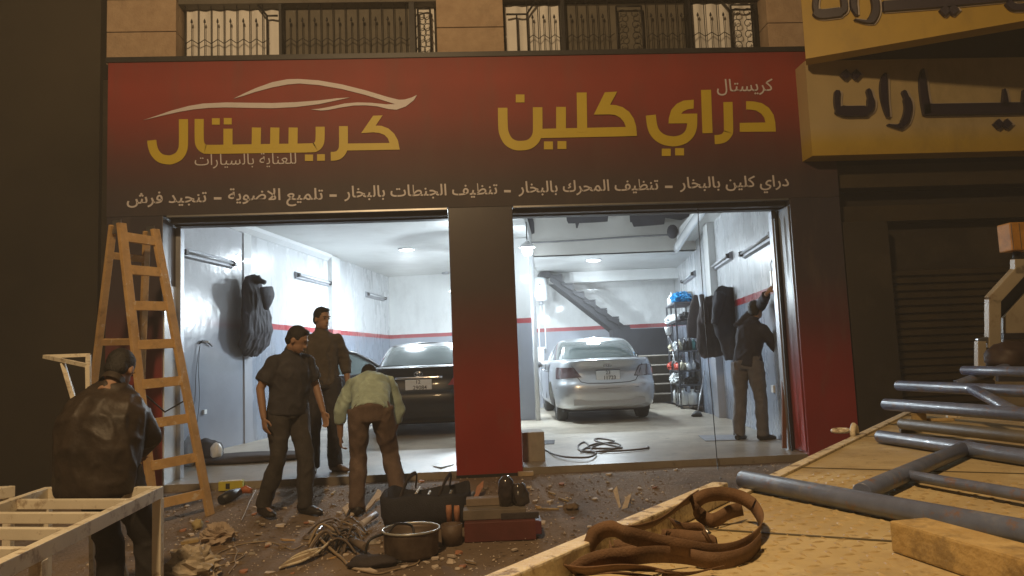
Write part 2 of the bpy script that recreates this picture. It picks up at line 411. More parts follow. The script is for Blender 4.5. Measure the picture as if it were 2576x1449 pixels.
# ceilings: flat left half, well over the right bay, low ceiling at the back right
zc, zl = 3.4, 3.17
def xl(d): return .24 + (d-12.2)*.067       # left edge of the well (sideways at depth d)
mb = MB(); mb.slab([c2w(-5.4, 8.7)+V((0, 0, zc)), c2w(xl(8.7), 8.7)+V((0, 0, zc)), c2w(xl(15), 15)+V((0, 0, zc)), c2w(xl(19.6), 19.6)+V((0, 0, zc)), c2w(-3.6, 19.8)+V((0, 0, zc))], (0, 0, .25))
part('ceiling', mb, M['white_ceiling'], shop)
mb = MB(); mb.slab([c2w(xl(15)+.003, 15)+V((0, 0, zl)), c2w(4.1, 15)+V((0, 0, zl)), c2w(4.3, 19.3)+V((0, 0, zl)), c2w(xl(19.3)+.003, 19.3)+V((0, 0, zl))], (0, 0, .225))
part('low_ceiling', mb, M['white_ceiling'], shop)
mb = MB(); mb.slab([c2w(xl(8.7), 14.98)+V((0, 0, zl)), c2w(3.75, 14.98)+V((0, 0, zl)), c2w(3.75, 15.2)+V((0, 0, zl)), c2w(xl(8.7), 15.2)+V((0, 0, zl))], (0, 0, 1.2))
part('well_back_face', mb, M['beige_white'] if 'beige_white' in M else mat('well_plaster', (.60, .58, .54), .6, var=.1, scale=1.2), shop)
mb = MB(); mb.slab([c2w(-.3, 8.7)+V((0, 0, 4.35)), c2w(3.8, 8.7)+V((0, 0, 4.35)), c2w(4.0, 15.2)+V((0, 0, 4.35)), c2w(-.2, 15.2)+V((0, 0, 4.35))], (0, 0, .15))
part('well_ceiling', mb, M['white_ceiling'], shop)
# soffit strip along the right wall with its curved wrapped edge
mb = MB(); mb.slab([c2w(2.367+.09*8.8, 8.8)+V((0, 0, 3.35)), c2w(2.367+.09*15, 15)+V((0, 0, 3.35)), c2w(3.33, 15)+V((0, 0, 3.35)), c2w(2.92, 8.8)+V((0, 0, 3.35))], (0, 0, .2))
part('soffit', mb, M['white_ceiling'], shop)
pts = smooth_path([c2w(2.95, 9.2)+V((0, 0, 3.42)), c2w(3.05, 10.5)+V((0, 0, 3.46)), c2w(3.16, 12)+V((0, 0, 3.44)), c2w(3.24, 13.4)+V((0, 0, 3.36)), c2w(3.3, 14.9)+V((0, 0, 3.2))], 5)
mb = MB(); mb.tube(pts, [(.10, .06)]*len(pts), 10); part('duct_wrap', mb, M['white_enamel'], shop)
# cable sagging along the face
pts = smooth_path([c2w(xl(15), 14.94)+V((0, 0, 3.43)), c2w(1.3, 14.94)+V((0, 0, 3.44)), c2w(2.4, 14.94)+V((0, 0, 3.47)), c2w(3.2, 14.94)+V((0, 0, 3.48))], 5)
mb = MB(); mb.tube(pts, .018, 6); part('cable', mb, mat('grey_cable', (.25, .25, .26), .6), shop)
# dark patches on the face and dark pipe ends
def face_patch(pxs, name='dark_patch', off=.03):
    mb = MB(); P = [at_d(x, y, 14.93-off) for x, y in pxs]
    mb.slab(P, FW*.02); return part(name, mb, M['dark_grey'], shop)
def r6(x, y): return ((1920+x*.345)*.67083, (760+y*.345)*.67083)
face_patch([r6(*p) for p in ((590, 100), (1050, 100), (1040, 205), (900, 215), (730, 222), (712, 278), (697, 275), (690, 225), (612, 225), (595, 190))])
face_patch([r6(*p) for p in ((1275, 90), (1935, 60), (1925, 150), (1840, 190), (1740, 175), (1665, 165), (1655, 235), (1500, 250), (1325, 262), (1305, 215), (1285, 210))])
face_patch([r6(*p) for p in ((165, 165), (225, 170), (240, 215), (245, 330), (215, 345), (185, 230))])
mb = MB(); mb.ell(at_d(*r6(1745, 315), 14.8), (.11, .11, .14)); part('pipe_end', mb, M['dark_grey'], shop)
# cross beam at the back and the column between the bays
mb = MB(); mb.slab([c2w(xl(18)+.05, 18.1)+V((0, 0, 2.91)), c2w(4.05, 17.95)+V((0, 0, 2.91)), c2w(4.05, 18.3)+V((0, 0, 2.91)), c2w(xl(18)+.05, 18.4)+V((0, 0, 2.91))], (0, 0, .255))
part('cross_beam', mb, M['white_ceiling'], shop)
mb = MB(); mb.slab([c2w(-.35, 14.1), c2w(.34, 14.1), c2w(.34, 14.5), c2w(-.35, 14.5)], (0, 0, 3.395)); part('column', mb, M['wall_matt'], shop)
mb = MB(); mb.tube([c2w(.385, 14.0), c2w(.385, 14.0)+V((0, 0, 3.16))], .045, 10); part('drain_pipe', mb, M['white_enamel'], shop)
# plaster cornice on the left wall
P0, P1 = LW(8.9), LW(15.25); n = (P1-P0).normalized().cross(V((0, 0, 1)))
mb = MB(); mb.slab([P0+V((0, 0, 3.398)), P0+n*.12+V((0, 0, 3.398)), P0+n*.1+V((0, 0, 3.34)), P0+n*.03+V((0, 0, 3.28)), P0+V((0, 0, 3.27))], P1-P0); part('cornice', mb, M['white_enamel'], shop)

# ---- front: cladding, fascia, frames
clad = [(-3.78, -3.20), (-.18, .52), (3.62, 4.19)]
for i, (x0, x1) in enumerate(clad):
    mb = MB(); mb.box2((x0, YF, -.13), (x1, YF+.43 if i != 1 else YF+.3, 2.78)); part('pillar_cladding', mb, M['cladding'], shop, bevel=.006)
    mb = MB(); mb.box2((x0-.004, YF-.004, -.14), (x1+.004, YF+.2, -.075)); part('plinth', mb, M['black_trim'], shop)
mb = MB(); mb.box2((-3.16, 8.20, 2.715), (-.19, 8.52, 2.775)); part('header_frame', mb, M['header_metal'], shop, bevel=.005)
mb = MB(); mb.box2((.53, 8.20, 2.715), (3.61, 8.52, 2.775)); part('header_frame', mb, M['header_metal'], shop, bevel=.005)
for xa, xb in ((-3.16, -.19), (.53, 3.61)): mb = MB(); mb.box2((xa, 8.31, 2.70), (xb, 8.4, 2.714)); part('header_seal', mb, M['black_trim'], shop)
# left reveal lining (glossy white) and jamb frames
mb = MB(); mb.box2((-3.199, 8.12, -.03), (-3.185, 8.5, 2.05)); part('reveal_lining', mb, M['white_enamel'], shop)
mb = MB(); mb.box2((-3.197, 8.44, -.03), (-3.14, 8.55, 2.71)); part('jamb_frame', mb, M['grey_metal'], shop, bevel=.004)
mb = MB(); mb.box2((3.55, 8.46, -.03), (3.612, 8.56, 2.71)); part('jamb_frame', mb, M['grey_metal'], shop, bevel=.004)
mb = MB(); mb.box2((3.606, 8.14, 0), (3.616, 8.40, 2.70))
part('reveal_lining', mb, zramp(mat('reveal_print', NAVY, .25, var=0), [(-.1, (.50, .045, .035)), (.6, (.46, .06, .05)), (1.25, (.26, .18, .22)), (1.6, (.30, .33, .40)), (2.8, (.26, .29, .34))]), shop)
mb = MB(); mb.box2((3.53, 8.34, -.02), (3.55, 8.36, 2.6)); mb.tube([(3.56, 8.42, .0), (3.575, 8.42, 2.6)], .012, 6); part('jamb_conduit', mb, M['black_trim'], shop)
mb = MB(); mb.box2((.55, 8.5, -.05), (.80, 8.9, .30)); part('concrete_block', mb, M['beige'], shop, bevel=.01)

# ---- upper floor: stone piers, lintel band, windows with iron grilles
YU = 8.4
for (x0, x1) in ((-3.90, -3.14), (-.25, .52), (3.60, 4.30)):
    z = 4.53; k = 0
    while z < 6.4:
        h = .375
        o_ = random.uniform(-.004, .004)
        mb = MB(); mb.box2((x0+.004, YU-.10+o_, z+.004), (x1-.004, YU+.15, z+h-.004)); part('stone', mb, M['stone'], shop, bevel=.008)
        z += h
mb = MB(); mb.box2((-3.95, YU+.152, 4.53), (4.35, YU+.3, 6.6)); part('upper_wall', mb, M['dark_wall'], shop)
mb = MB(); mb.box2((-3.14, YU-.05, 5.245), (-.25, YU+.15, 5.6)); mb.box2((.52, YU-.05, 5.30), (3.60, YU+.15, 5.7)); part('window_lintel', mb, M['shutter'], shop)
def xz(px, py, y=YU): p = at_y(px, py, y); return p.x, p.z
def window(panels, xa, xb):
    """panels: (x0, x1, material) behind one iron grille"""
    z0, z1 = 4.60, 5.24
    mb = MB(); mb.box2((xa, YU-.06, 4.545), (xb, YU+.14, 4.598)); f = part('window', mb, M['iron'], shop)
    for x0, x1, m in panels:
        n = max(2, int((x1-x0)/.055)); mb = MB()
        mb.grid(lambda u, v: V((x0+.008+(x1-x0-.016)*u, YU+.10+(.012*math.sin(u*n*2.1) if m is M['curtain'] else 0), z0+(z1-z0)*v)), n*3, 1)
        part('pane', mb, m, f, fix=False)
    return f
def grille(f, x0, x1, kind):
    z0, z1 = 4.60, 5.25; y = YU; mb = MB(); r = .0055
    if kind == 'bars':
        n = max(2, round((x1-x0)/.135)); s_ = (x1-x0)/n; zz = []
        for k in range(n+1):
            x = x0+k*s_; mb.tube([(x, y, z0), (x, y, z1)], r, 6)
            if k < n:
                mb.tube([(x+s_/2, y, z0), (x+s_/2, y, z0+.44)], r*.8, 6); mb.lathe((x+s_/2, y, z0+.44), [(0, 0), (.014, .01), (.012, .03), (0, .06)], 6)
            zz += [(x, y, z0+.20), (x+s_/2, y, z0+.25)]
        zz.append((x1, y, z0+.20)); mb.tube(zz, r, 6)
    if kind == 'scroll':
        for k in range(4):
            for sgn in (-1, 1):
                cx, cz = (x0+x1)/2+sgn*(x1-x0)*.25, z0+.08+k*.135
                pts = [(cx+sgn*math.cos(t)*(.058-.005*t), y, cz+math.sin(t)*(.062-.006*t)) for t in [i*.5 for i in range(15)]]
                mb.tube(pts, r*.9, 6)
        for x in (x0, x1): mb.tube([(x, y, z0), (x, y, z0+.58)], .011, 6)
        mb.tube([(x0, y, z0+.58), (x1, y, z0+.58)], .011, 6)
    if kind == 'shoulder_l':      # stepped rail with a sloping shoulder
        mb.tube([(x0, y, z0+.50), (x1, y, z0+.50), (x1+.10, y, z1)], .013, 6); mb.tube([(x1, y, z0+.50), (x1, y, z0)], .011, 6); mb.tube([((x0+x1)/2, y, z0+.50), ((x0+x1)/2, y, z0)], .009, 6)
    if kind == 'shoulder_r':
        mb.tube([(x1, y, z0+.52), (x0, y, z0+.52), (x0-.10, y, z1)], .013, 6); mb.tube([(x0, y, z0+.52), (x0, y, z0)], .011, 6)
    mb.tube([(x0, y, z0+.045), (x1, y, z0+.045)], .011, 6)
    return part('grille', mb, M['iron'], f)
f = window([(-3.11, -2.03, M['curtain']), (-2.0, -.56, M['shutter']), (-.50, -.27, M['curtain'])], -3.14, -.25)
grille(f, -3.08, -2.22, 'bars'); grille(f, -2.17, -2.05, 'shoulder_r'); grille(f, -1.98, -.6, 'bars'); grille(f, -.46, -.32, 'scroll')
for xa, xb in ((-2.03, -2.0), (-.56, -.50)): mb = MB(); mb.box2((xa, YU-.04, 4.6), (xb, YU+.09, 5.245)); part('mullion', mb, M['iron'], f)
f = window([(.54, 1.19, M['curtain']), (1.23, 2.69, M['shutter']), (2.72, 3.50, M['curtain']), (3.51, 3.58, M['iron'])], .52, 3.60)
grille(f, .56, .80, 'shoulder_l'); grille(f, .80, 1.18, 'bars'); grille(f, 1.25, 1.75, 'bars'); grille(f, 1.85, 2.15, 'scroll'); grille(f, 2.2, 2.68, 'bars')
grille(f, 2.74, 3.20, 'bars'); grille(f, 3.22, 3.48, 'scroll'); grille(f, 3.20, 3.52, 'shoulder_r')
for xa, xb in ((1.19, 1.23), (2.69, 2.72)): mb = MB(); mb.box2((xa, YU-.05, 4.6), (xb, YU+.09, 5.3)); part('mullion', mb, M['iron'], f)
# ledge between sign and windows
mb = MB(); mb.box2((-3.785, YF+.07, 4.40), (4.32, YU-.11, 4.525)); part('ledge', mb, mat('ledge_stone', (.30, .25, .2), .8), shop)

# ================================================================== shop sign
sign = thing('shop_sign', 'wide red and black sign with yellow Arabic letters above the two garage bays', 'sign', (0, YF, 2.78))
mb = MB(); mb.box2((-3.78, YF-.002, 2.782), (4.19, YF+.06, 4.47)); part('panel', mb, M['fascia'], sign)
mb = MB(); mb.box2((-3.80, YF-.02, 4.47), (3.93, YF+.068, 4.525)); part('top_trim', mb, M['black_trim'], sign)
for xa, xb in ((-3.16, -.19), (.53, 3.61)): mb = MB(); mb.box2((xa, YF+.001, 2.762), (xb, YF+.055, 2.781)); part('bottom_trim', mb, M['steel'], sign)

def s4(x, y): return ((1840+x*.43478)*.67083, (300+y*.43478)*.67083)
def s5(x, y): return ((500+x*.43478)*.67083, (260+y*.43478)*.67083)
def s6(x, y): return ((3000+x*.41400)*.67083, (y*.41400)*.67083)
def to_plane(px, y): p = at_y(px[0], px[1], y); return V((p.x, y, p.z))
def ribbon(pts, wd):
    """outline of a stroke of width wd (number or list) along 2D points"""
    P = [V((p[0], p[1])) for p in pts]; n = len(P); L, R_ = [], []
    for i in range(n):
        a = P[max(i-1, 0)]; b = P[min(i+1, n-1)]; d = (b-a).normalized(); nn = V((-d.y, d.x))
        if 0 < i < n-1:
            d1 = (P[i]-P[i-1]).normalized(); c_ = max(.5, abs(d1.dot(d)))
        else: c_ = 1
        wi = wd[i] if isinstance(wd, (list, tuple)) else wd
        L.append(P[i]+nn*wi/2/c_); R_.append(P[i]-nn*wi/2/c_)
    return L, R_
def stroke_to(mb, pts, wd, conv, y, th):
    L, R_ = ribbon(pts, wd); L = [to_plane(conv(*p), y) for p in L]; R_ = [to_plane(conv(*p), y) for p in R_]
    n = len(L); o = V((0, th, 0)); vs = L+R_+[p+o for p in L]+[p+o for p in R_]; fs = []
    for i in range(n-1):
        fs += [(i, i+1, n+i+1, n+i), (2*n+i, 3*n+i, 3*n+i+1, 2*n+i+1), (i, 2*n+i, 2*n+i+1, i+1), (n+i, n+i+1, 3*n+i+1, 3*n+i)]
    fs += [(0, n, 3*n, 2*n), (n-1, 3*n-1, 4*n-1, 2*n-1)]
    mb.add(vs, fs)
def poly_to(mb, pts, conv, y, th): mb.slab([to_plane(conv(*p), y) for p in pts], (0, th, 0))
def box_to(mb, x0, y0, x1, y1, conv, y, th): poly_to(mb, [(x0, y0), (x1, y0), (x1, y1), (x0, y1)], conv, y, th)
def curve2(pts, n=5): return [(p.x, p.y) for p in smooth_path([(x, y, 0) for x, y in pts], n)]
T, YL = .008, YF-.012
kaf4 = [(985, 106), (1092, 100), (1030, 213), (1080, 217), (1140, 235), (1195, 275), (1235, 335), (1255, 400), (1262, 482), (1170, 484), (1166, 403), (1150, 362), (1118, 325), (1075, 302), (1030, 296), (890, 298)]
# right word group, each joined group of letters one part
mb = MB(); stroke_to(mb, curve2([(104, 240), (106, 390), (116, 460), (150, 525), (205, 560), (265, 566), (330, 555), (378, 518), (402, 465), (406, 400), (405, 235)], 4), 82, s4, YL, T)
stroke_to(mb, [(430, 461), (1255, 443)], 80, s4, YL-.0015, T); stroke_to(mb, [(607, 232), (607, 450)], 84, s4, YL-.003, T); stroke_to(mb, [(785, 108), (790, 450)], 86, s4, YL-.0045, T); poly_to(mb, kaf4, s4, YL-.006, T)
for b_ in ((217, 125, 292, 193), (460, 530, 537, 598), (577, 527, 653, 595)): box_to(mb, *b_, s4, YL, T)
part('word', mb, M['yellow_letter'], sign)
mb = MB(); poly_to(mb, [(1752, 170), (1750, 247), (1700, 252), (1662, 270), (1643, 292), (1782, 289), (1782, 372), (1535, 375), (1538, 325), (1560, 255), (1605, 205), (1665, 177)], s4, YL, T)
stroke_to(mb, curve2([(1739, 340), (1736, 405), (1715, 462), (1670, 505), (1610, 526), (1560, 528), (1490, 513), (1430, 470), (1396, 405), (1382, 303)], 4), 86, s4, YL-.0015, T)
for b_ in ((1477, 592, 1553, 655), (1592, 588, 1668, 650)): box_to(mb, *b_, s4, YL, T)
stroke_to(mb, [(1858, 85), (1871, 458)], 86, s4, YL, T)
stroke_to(mb, curve2([(2047, 190), (2053, 420), (2045, 463), (2015, 497), (1975, 511), (1933, 514)], 4), 78, s4, YL, T)
poly_to(mb, [(2205, 183), (2270, 185), (2340, 200), (2400, 240), (2440, 300), (2455, 365), (2460, 445), (2150, 447), (2150, 370), (2372, 366), (2362, 325), (2335, 290), (2290, 262), (2240, 255), (2205, 254)], s4, YL, T)
part('word', mb, M['yellow_letter'], sign)
# left word
mb = MB(); stroke_to(mb, curve2([(432, 430), (432, 630), (424, 695), (392, 748), (335, 777), (290, 780), (232, 765), (188, 722), (166, 668), (158, 612)], 4), 78, s5, YL, T)
stroke_to(mb, curve2([(568, 428), (568, 590), (576, 648), (606, 682), (655, 690), (900, 687), (1200, 682), (1520, 677), (1575, 668), (1604, 635), (1611, 580), (1611, 495)], 4), 78, s5, YL, T)
stroke_to(mb, [(816, 512), (816, 685)], 78, s5, YL-.0015, T)
for x in (1062, 1221, 1379): stroke_to(mb, [(x, 502), (x-3, 680)], 78, s5, YL-.0015, T)
for b_ in ((678, 422, 745, 477), (780, 420, 848, 475), (1480, 735, 1550, 790), (1585, 732, 1652, 788)): box_to(mb, *b_, s5, YL, T)
stroke_to(mb, curve2([(1812, 490), (1812, 650), (1803, 700), (1775, 735), (1740, 748), (1703, 750)], 4), 76, s5, YL-.0015, T)
poly_to(mb, [(2068, 400), (2150, 397), (2090, 485), (2140, 487), (2200, 510), (2250, 555), (2282, 612), (2298, 692), (1840, 700), (1840, 640), (2210, 635), (2195, 595), (2165, 565), (2120, 548), (2070, 543), (1965, 550)], s5, YL, T)
part('word', mb, M['yellow_letter'], sign)
# swoosh in the outline of a car
mb = MB(); poly_to(mb, [(865, 252), (960, 205), (1060, 160), (1200, 110), (1330, 85), (1430, 83), (1600, 95), (1800, 130), (2000, 180), (2200, 240), (2290, 262), (2340, 260), (2400, 243), (2447, 220), (2420, 265), (2350, 320), (2270, 348), (2200, 342), (2100, 318), (2000, 310), (1900, 312), (1780, 330), (1680, 350), (1620, 355), (1530, 345), (1600, 340), (1700, 322), (1820, 295), (1930, 285), (2050, 288), (2180, 302), (2260, 300), (2180, 275), (2000, 220), (1800, 170), (1600, 135), (1430, 122), (1330, 130), (1200, 155), (1050, 195), (950, 228)], s5, YL, T)
poly_to(mb, [(85, 438), (200, 400), (330, 355), (480, 315), (600, 295), (800, 285), (1000, 288), (1200, 290), (1400, 283), (1600, 268), (1750, 250), (1870, 242), (1750, 268), (1600, 300), (1400, 325), (1200, 335), (1000, 332), (800, 328), (650, 332), (520, 345), (400, 365), (280, 392), (180, 415)], s5, YL, T)
part('car_outline', mb, M['white_vinyl'], sign)

# Arabic text with joined letter forms
FORMS = {}
def _reg(ch, base, dual=True): FORMS[ch] = (base, dual)
for ch, base, dual in (('ا', 0xFE8D, 0), ('ب', 0xFE8F, 1), ('ة', 0xFE93, 0), ('ت', 0xFE95, 1), ('ج', 0xFE9D, 1), ('ح', 0xFEA1, 1), ('خ', 0xFEA5, 1), ('د', 0xFEA9, 0), ('ر', 0xFEAD, 0), ('س', 0xFEB1, 1), ('ش', 0xFEB5, 1), ('ض', 0xFEBD, 1), ('ط', 0xFEC1, 1), ('ظ', 0xFEC5, 1), ('ع', 0xFEC9, 1), ('ف', 0xFED1, 1), ('ك', 0xFED9, 1), ('ل', 0xFEDD, 1), ('م', 0xFEE1, 1), ('ن', 0xFEE5, 1), ('و', 0xFEED, 0), ('ي', 0xFEF1, 1), ('\uFEFB', 0xFEFB, 0)): _reg(ch, base, dual)
def shape(s):
    s = s.replace('لا', '\uFEFB'); out = []
    for i, ch in enumerate(s):
        if ch not in FORMS: out.append(ch); continue
        base, dual = FORMS[ch]
        prev = i > 0 and s[i-1] in FORMS and FORMS[s[i-1]][1]
        nxt = dual and i+1 < len(s) and s[i+1] in FORMS
        out.append(chr(base + (3 if prev and nxt else 1 if prev else 2 if nxt else 0)))
    return ''.join(reversed(out))
def text_mesh(body, bold=0, ext=.003):
    cu = bpy.data.curves.new('t', 'FONT'); cu.body = body; cu.resolution_u = 3; cu.extrude = ext; cu.offset = bold
    o = bpy.data.objects.new('t', cu); COL.objects.link(o); bpy.context.view_layer.update()
    me = baked(o); bpy.data.objects.remove(o); bpy.data.curves.remove(cu)
    xs_ = [v.co.x for v in me.vertices]; x0, x1 = min(xs_), max(xs_)
    for v in me.vertices: v.co.x -= x0
    return me, x1-x0
def sign_text(body, pl, pr, hgt, y, m, parent, bold=.008, arabic=True, name='text'):
    """text whose base line runs from picture point pl to pr on the plane y; hgt = metres per font unit"""
    me, wd = text_mesh(shape(body) if arabic else body, bold, .002/hgt)
    a, b_ = to_plane(pl, y), to_plane(pr, y); ex = (b_-a)
    me.transform(Matrix(((ex.x/wd, 0, 0, a.x), (0, 0, -hgt, y), (ex.z/wd, hgt, 0, a.z), (0, 0, 0, 1))))
    bm = bmesh.new(); bm.from_mesh(me); bm.verts.ensure_lookup_table(); seen = {}; isl = []
    for v0 in bm.verts:
        if v0.index in seen: continue
        st_ = [v0]; seen[v0.index] = len(isl); grp = []
        while st_:
            q = st_.pop(); grp.append(q)
            for e in q.link_edges:
                w_ = e.other_vert(q)
                if w_.index not in seen: seen[w_.index] = len(isl); st_.append(w_)
        isl.append((min(p.co.x for p in grp), max(p.co.x for p in grp), [p.index for p in grp]))
    bm.free(); isl.sort(key=lambda k: k[0]); words = []; xe = -1e9
    for a_, b2, idx in isl:
        if a_-xe > .19*hgt: words.append([])
        words[-1] += idx; xe = max(xe, b2)
    for wi in words:
        keep = set(wi); mp_ = {}; vs = []
        for i in wi: mp_[i] = len(vs); vs.append(me.vertices[i].co.copy())
        mb = MB(); mb.add(vs, [[mp_[i] for i in p.vertices] for p in me.polygons if p.vertices[0] in keep]); part('word', mb, m, parent, fix=False)
YT = YF-.008
for body, pl, pr in (('تنجيد فرش', (319, 513), (520, 508)), ('تلميع الاضوية', (574, 504), (813, 502)), ('تنظيف الجنطات بالبخار', (866, 497), (1252, 488)), ('تنظيف المحرك بالبخار', (1304, 485), (1657, 477)), ('دراي كلين بالبخار', (1710, 474), (1985, 468))):
    sign_text(body, pl, pr, .175, YT, M['white_vinyl'], sign, .012)
for x0, x1, y in ((538, 557, 499), (829, 847, 492), (1268, 1285, 481), (1673, 1692, 470)): mb = MB(); box_to(mb, x0, y-3, x1, y+3, lambda a, b: (a, b), YT, .004); part('dash', mb, M['white_vinyl'], sign)
sign_text('للعناية بالسيارات', s5(530, 828), s5(1405, 815), .17, YT, M['white_vinyl'], sign, -.004)
sign_text('كريستال', s4(1952, 100), s4(2438, 92), .20, YT, M['white_vinyl'], sign, .004)

# ================================================================== neighbours
nb = thing('neighbour_building', 'dark building right of the shop with a brown roller shutter', 'building', (8, 8.3, 0))
mb = MB(); mb.box2((4.2, 8.45, -.15), (16, 8.9, 7)); part('wall', mb, M['dark_wall'], nb)
mb = MB(); mb.box2((4.21, 8.2, 2.90), (16, 8.448, 3.16)); part('lintel', mb, M['brown_slat'], nb)
mb = MB(); mb.box2((4.22, 8.28, 2.52), (16, 8.447, 2.70)); part('shutter_box', mb, M['brown_slat'], nb)
mb = MB(); mb.box2((4.23, 8.15, -.13), (4.75, 8.446, 2.5)); part('pier', mb, M['dark_wall'], nb, bevel=.01)
for k in range(24):
    z0 = -.1+k*.086
    mb = MB(); mb.slab([(4.76, 8.40, z0), (4.76, 8.365, z0+.018), (4.76, 8.362, z0+.066), (4.76, 8.40, z0+.083)], (9, 0, 0)); part('slat', mb, M['brown_slat'], nb)
def neon_sign(nm, label, face, y, x0, x1, z0, z1, letters, tilt=0):
    t = thing(nm, label, 'sign', (x0, y, z0), 'yellow signs on the building next door')
    mb = MB(); mb.box2((x0, y, z0), (x1, y+.25, z1)); part('panel', mb, face, t)
    back, front = MB(), MB()
    for kind, pts, wd in letters:
        if kind == 's':
            stroke_to(back, pts, [q+26 for q in wd] if isinstance(wd, list) else wd+26, lambda a, b: s6(a+10, b+8), y-.02, .018)
            stroke_to(front, pts, wd, s6, y-.06, .042)
        else:
            for k, cvt, r, yy, th, mbx in ((0, lambda a, b: s6(a+10, b+8), wd+13, y-.02, .018, back), (1, s6, wd, y-.06, .042, front)):
                cx, cy = pts; poly_to(mbx, [(cx-r, cy), (cx, cy-r), (cx+r, cy), (cx, cy+r)], cvt, yy, th)
    part('letter_edges', back, M['pale_edge'], t); part('letters', front, M['navy_letter'], t)
    return t
low = [('s', curve2([(345, 815), (338, 900), (350, 975), (400, 1003), (520, 1003), (600, 1000), (640, 970), (645, 900), (622, 800)], 4), [30]+[46]*8+[92]*12+[60]*8+[40]*3+[16]),
       ('d', (417, 672), 48), ('d', (512, 672), 48),
       ('s', curve2([(778, 660), (762, 760), (770, 900), (802, 1055)], 4), [16, 30, 44, 55, 60, 62, 62, 60, 55, 48, 40, 28, 14]),
       ('s', curve2([(942, 815), (975, 900), (985, 980), (960, 1080), (905, 1140), (800, 1125)], 4), [16]+[40]*3+[62]*10+[48]*3+[30, 22, 14, 10]),
       ('s', curve2([(1118, 620), (1118, 760), (1135, 900), (1160, 1030)], 4), [14, 30, 44, 55, 60, 62, 64, 66, 68, 70, 70, 70, 70]),
       ('s', [(1130, 990), (1500, 984), (2200, 972)], 100), ('s', [(1858, 800), (1866, 960)], [14, 62]), ('s', [(2035, 810), (2045, 960)], [14, 62]), ('d', (1805, 1120), 46), ('d', (1880, 1118), 46)]
LOWN = neon_sign('cream_sign', 'lower cream and yellow sign with dark raised Arabic letters, beside the red sign', M['cream_sign'], 7.85, 3.80, 13, 3.19, 4.26, low)
# the upper sign is turned towards the street, so its lower edge rises to the right
up = [('s', curve2([(150, -40), (140, 40), (155, 100), (200, 122), (300, 112), (380, 98), (405, 60), (395, -40)], 4), [40]*8+[80]*12+[50]*8+[40]),
      ('s', curve2([(490, -60), (488, 40), (515, 130)], 4), [50]*6+[34, 22, 12]), ('s', curve2([(670, -60), (690, 40), (680, 120), (625, 190), (500, 170)], 4), [62]*12+[30, 22, 16, 10, 8]),
      ('s', [(760, 52), (1200, 20), (2150, -70)], 92), ('d', (1320, 90), 50), ('d', (1395, 82), 50), ('s', curve2([(1890, 10), (1960, 60), (2150, 40)], 4), 60)]
t = thing('yellow_sign', 'upper yellow sign with dark raised Arabic letters, cut off by the picture top', 'sign', (3.7, 7.6, 4.2), 'yellow signs on the building next door')
A0, A1 = at_d(2027, 148, 8.05), at_d(2576, 101, 7.3); A1 = A0+(A1-A0)*1.6
nrm = V((A1.y-A0.y, -(A1.x-A0.x), 0)).normalized()
if nrm.y > 0: nrm = -nrm
B0, B1 = V((A0.x, A0.y, 6.2)), V((A1.x, A1.y, 6.2)); A1.z = A0.z
mb = MB(); mb.slab([A0, A1, B1, B0], -nrm*.2); part('panel', mb, M['yellow_sign'], t)
def to_tilt(px, off):
    r = ray(*px); q = A0+nrm*off; return CAM + r*((q-CAM).dot(nrm)/r.dot(nrm))
_tp = to_plane
def with_tilt(letters):
    global to_plane
    b_, f_ = MB(), MB()
    for kind, pts, wd in letters:
        for mbx, off, grow, sh, th in ((b_, .02, 26, 9, .018), (f_, .06, 0, 0, .038)):
            to_plane = lambda px, y, off=off: to_tilt(px, off)
            cv = (lambda a, b, sh=sh: s6(a+sh, b+sh))
            if kind == 's': stroke_to(mbx, pts, [q+grow for q in wd] if isinstance(wd, list) else wd+grow, cv, 0, th)
            else:
                cx, cy = pts; r = wd+grow/2; poly_to(mbx, [(cx-r, cy), (cx, cy-r), (cx+r, cy), (cx, cy+r)], cv, 0, th)
    to_plane = _tp
    part('letter_edges', b_, M['pale_edge'], t); part('letters', f_, M['navy_letter'], t)
with_tilt(up)
# left: dark blank wall of the next plot
nl = thing('dark_building', 'unlit blank building in the dark left of the shop', 'building', (-8, 10, 0))
mb = MB(); mb.box2((-20, 8.3, -.15), (-3.96, 9.0, 8)); part('wall', mb, mat('dark_plain_render', (.050, .040, .026), .9, scale=.5, col2=(.026, .021, .014)), nl)  # plain wall in a very dark, faintly mottled colour
mb = MB(); mb.box2((-3.955, 8.36, -.15), (-3.79, 8.9, 4.38)); part('side_wall', mb, M['dark_wall'], nl)

# ================================================================== thin haze volume added to imitate lens veil
hz = MB(); hz.box2((-26, -14, -1.4), (26, 30, 9.5)); haze_o = struct('haze', hz, None, 'stuff')
hm = bpy.data.materials.new('veil_haze'); hm.use_nodes = True; _n = hm.node_tree; _n.nodes.remove(_n.nodes['Principled BSDF'])
_pv = _n.nodes.new('ShaderNodeVolumePrincipled'); _pv.inputs['Density'].default_value = .0085; _pv.inputs['Color'].default_value = (.9, .88, .85, 1)
_n.links.new(_pv.outputs[0], _n.nodes['Material Output'].inputs['Volume']); haze_o.data.materials.append(hm)
